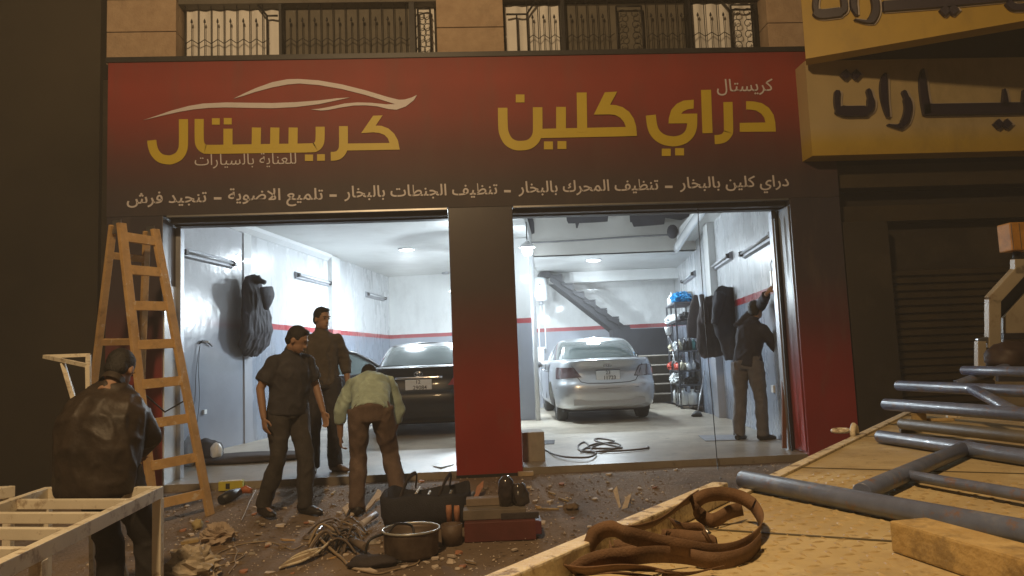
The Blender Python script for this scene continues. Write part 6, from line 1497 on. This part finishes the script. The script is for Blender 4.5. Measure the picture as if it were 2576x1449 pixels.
# orange handled drill
q = gp(600, 1256); t = thing('power_drill', 'dark power tool with an orange grip on the ground behind the ladder foot', 'drill', q)
mb = MB(); mb.tube([gp(556, 1272)+V((0, 0, .05)), gp(580, 1262)+V((0, 0, .06)), gp(603, 1252)+V((0, 0, .06))], [.045, .055, .035], 12); part('motor', mb, M['black_trim'], t)
mb = MB(); mb.tube([gp(603, 1252)+V((0, 0, .06)), gp(618, 1249)+V((0, 0, .07)), gp(632, 1250)+V((0, 0, .055))], [.03, .04, .025], 12); part('grip', mb, mat('orange_plastic', (.55, .16, .06), .5), t)
# plank end at the pillar foot
a, b = gp(1304, 1199), gp(1342, 1197); mb = MB(); mb.box((a+b)/2+V((0, .03, .022)), ((b-a).length, .07, .044), Matrix.Rotation(.05, 3, 'Z')); solo('wood_offcut', mb, mat('pale_wood', (.50, .38, .24), .8, scale=12), 'short pale wood offcut at the foot of the middle pillar', 'wood', bevel=.003)
# crumpled paper in the middle of the yard
def zr8(x, y): return (859+x*.3333, 966+y*.3333)
for i, (poly, tl) in enumerate(((((2055, 905), (2085, 890), (2110, 945), (2095, 950)), .6), (((2115, 955), (2150, 920), (2195, 905), (2160, 950)), .5), (((2135, 890), (2190, 900), (2195, 915), (2150, 905)), .4))):
    slip(poly, zr8, 'paper_scrap', ['left fold', 'front fold', 'back fold'][i]+' of torn pale paper lying alone in the open yard', 'paper', M['plaster'], .01, tl, .004)
lump('clod', 'dark clod of rubble left of the torn paper in the yard', 'rubble', gp(*zr8(1735, 955)), (.07, .05, .04), M['ground'], 81, .5)
# plaster chips: countable ones are things of their own
chip_spots = [zr8(*p) for p in ((1470, 888), (1575, 893), (1655, 933), (2020, 688), (1660, 760), (2035, 802), (2350, 775), (1575, 775), (2250, 793), (1500, 650), (1525, 655), (1875, 730), (2310, 880), (1915, 875), (1745, 1018), (1870, 1083), (715, 707), (540, 735), (575, 738), (605, 740), (2300, 640), (2450, 660), (2520, 655), (1410, 1158), (560, 1338))]
chip_spots += [zd4(*p) for p in ((2370, 330), (840, 1205), (870, 1340), (1105, 1170), (1210, 1115), (390, 1330), (120, 700), (720, 1260), (2390, 1295), (1260, 1325), (2340, 665), (110, 315), (970, 1205), (1390, 1360))]
chip_spots += [zd5(*p) for p in ((1415, 890), (1465, 980), (1830, 1030), (2030, 585), (1940, 760), (1690, 1400), (1290, 1190), (1405, 1290), (670, 810), (800, 770), (665, 695), (735, 275), (330, 1020), (505, 1035), (770, 985), (1080, 540), (820, 540), (1590, 1245), (1110, 1370), (915, 965))]
chip_spots += [zd3(*p) for p in ((680, 560), (740, 550), (535, 625), (930, 390), (1235, 395), (1810, 415), (1800, 175), (2030, 180), (2060, 600), (1340, 1110), (440, 1420), (60, 1420), (1910, 905), (560, 1350))]
for k in range(70): chip_spots.append((random.uniform(560, 1900), random.uniform(1215, 1440)))
chip_spots = [c for c in chip_spots if not (c[0] > 1300 and c[1] > 1215+(1752-c[0])*.62)]
base = []
for k in range(5):
    mb = MB(); n = random.choice((4, 5, 6)); pl = [(math.cos(2*math.pi*i/n+random.uniform(-.3, .3))*random.uniform(.6, 1), math.sin(2*math.pi*i/n+random.uniform(-.3, .3))*random.uniform(.35, .7)) for i in range(n)]
    mb.slab([V((x, y, -.1)) for x, y in pl], (.12, .1, .5)); me = mb.mesh('chip'); fix_normals(me); me.materials.append(M['plaster'] if k < 4 else M['terracotta']); base.append(me)
for i, (x, y) in enumerate(chip_spots):
    q = gp(x, y)
    if q.y > 8: continue
    o = bpy.data.objects.new('plaster_chip', base[i % 5]); COL.objects.link(o); o.location = q+V((0, 0, .006)); s_ = random.uniform(.014, .040); o.scale = (s_*1.3, s_*1.3, s_*.8)
    o.rotation_euler = (random.uniform(-.2, .2), random.uniform(-.2, .2), random.uniform(0, 6.28)); tc_ = i % 5 == 4
    o['label'] = 'small terracotta tile chip scattered on the dirt yard' if tc_ else 'small pale plaster chip scattered on the dirt yard'; o['category'] = 'chip'; o['group'] = 'terracotta chips on the yard' if tc_ else 'plaster chips on the yard'
for i in range(46):
    x, y = random.uniform(600, 1420), random.uniform(1225, 1430)
    if x > 1250 and y > 1330: continue
    q = gp(x, y)
    if q.y > 7.9: continue
    big = random.random()
    if i % 3 == 0:
        L = random.uniform(.07, .20); mb = MB(); Rm = Matrix.Rotation(random.uniform(0, 3.14), 3, 'Z'); d = Rm @ V((1, 0, 0)); n_ = V((-d.y, d.x, 0)); w_ = random.uniform(.008, .022)
        mb.slab([q-d*L/2+V((0, 0, .006)), q-d*L*.3-n_*w_+V((0, 0, .004)), q+d*L/2+V((0, 0, .012)), q+d*L*.2+n_*w_+V((0, 0, .008))], (0, 0, random.uniform(.006, .016))); solo('wood_splinter', mb, random.choice((M['timber'], M['wire_beige'], M['ladder_wood'])), 'splinter of wood lying among the litter on the dirt yard', 'splinter', 'wood splinters on the yard')
    else:
        s_ = random.uniform(.02, .055); mb = MB(); n = random.choice((5, 6, 7)); pl = [q+V((math.cos(2*math.pi*k/n)*s_*random.uniform(.6, 1.3), math.sin(2*math.pi*k/n)*s_*random.uniform(.5, 1), .002)) for k in range(n)]
        top_ = [p*.6+q*.4+V((random.uniform(-.01, .01), 0, s_*random.uniform(.3, .8))) for p in pl]
        mb.add(pl+top_, [tuple(reversed(range(n))), tuple(range(n, 2*n))]+[(k, (k+1) % n, n+(k+1) % n, n+k) for k in range(n)]); solo('rubble_lump', mb, random.choice((M['ground'], M['plaster'], M['beige'], M['wire_grey'])), 'rough lump of rubble lying among the litter on the dirt yard', 'rubble', 'rubble lumps on the yard')
# fine grit nobody could count
gr = MB()
for k in range(2600):
    y = random.uniform(4.2, 8.05); x = random.uniform(-3.4, 3.4)*(.55+.45*y/8)
    q = V((x, y, gz(y)+.004)); s_ = random.uniform(.003, .009)*(1 if random.random() < .85 else 1.8); an = random.uniform(0, 6.28)
    P = [q+V((math.cos(an+t_)*s_*random.uniform(.6, 1.3), math.sin(an+t_)*s_, 0)) for t_ in (0, 1.6, 3.1, 4.6)]
    gr.add(P+[q+V((0, 0, s_*.9))], [(0, 1, 4), (1, 2, 4), (2, 3, 4), (3, 0, 4)])
o = part('grit', gr, M['plaster'], None, fix=False, kind='stuff'); o['label'] = 'fine pale grit scattered over the dirt yard'; o['category'] = 'grit'
# crumbs of earth
gr = MB()
for k in range(2200):
    y = random.uniform(4.2, 8.05); x = random.uniform(-3.4, 3.4)*(.55+.45*y/8)
    q = V((x, y, gz(y)+.002)); s_ = random.uniform(.006, .018); an = random.uniform(0, 6.28)
    P = [q+V((math.cos(an+t_)*s_*random.uniform(.6, 1.4), math.sin(an+t_)*s_, 0)) for t_ in (0, 1.6, 3.1, 4.6)]
    gr.add(P+[q+V((0, 0, s_*.6))], [(0, 1, 4), (1, 2, 4), (2, 3, 4), (3, 0, 4)])
o = part('earth_crumbs', gr, M['ground'], None, fix=False, kind='stuff'); o['label'] = 'dark crumbs of earth over the dirt yard'; o['category'] = 'earth'
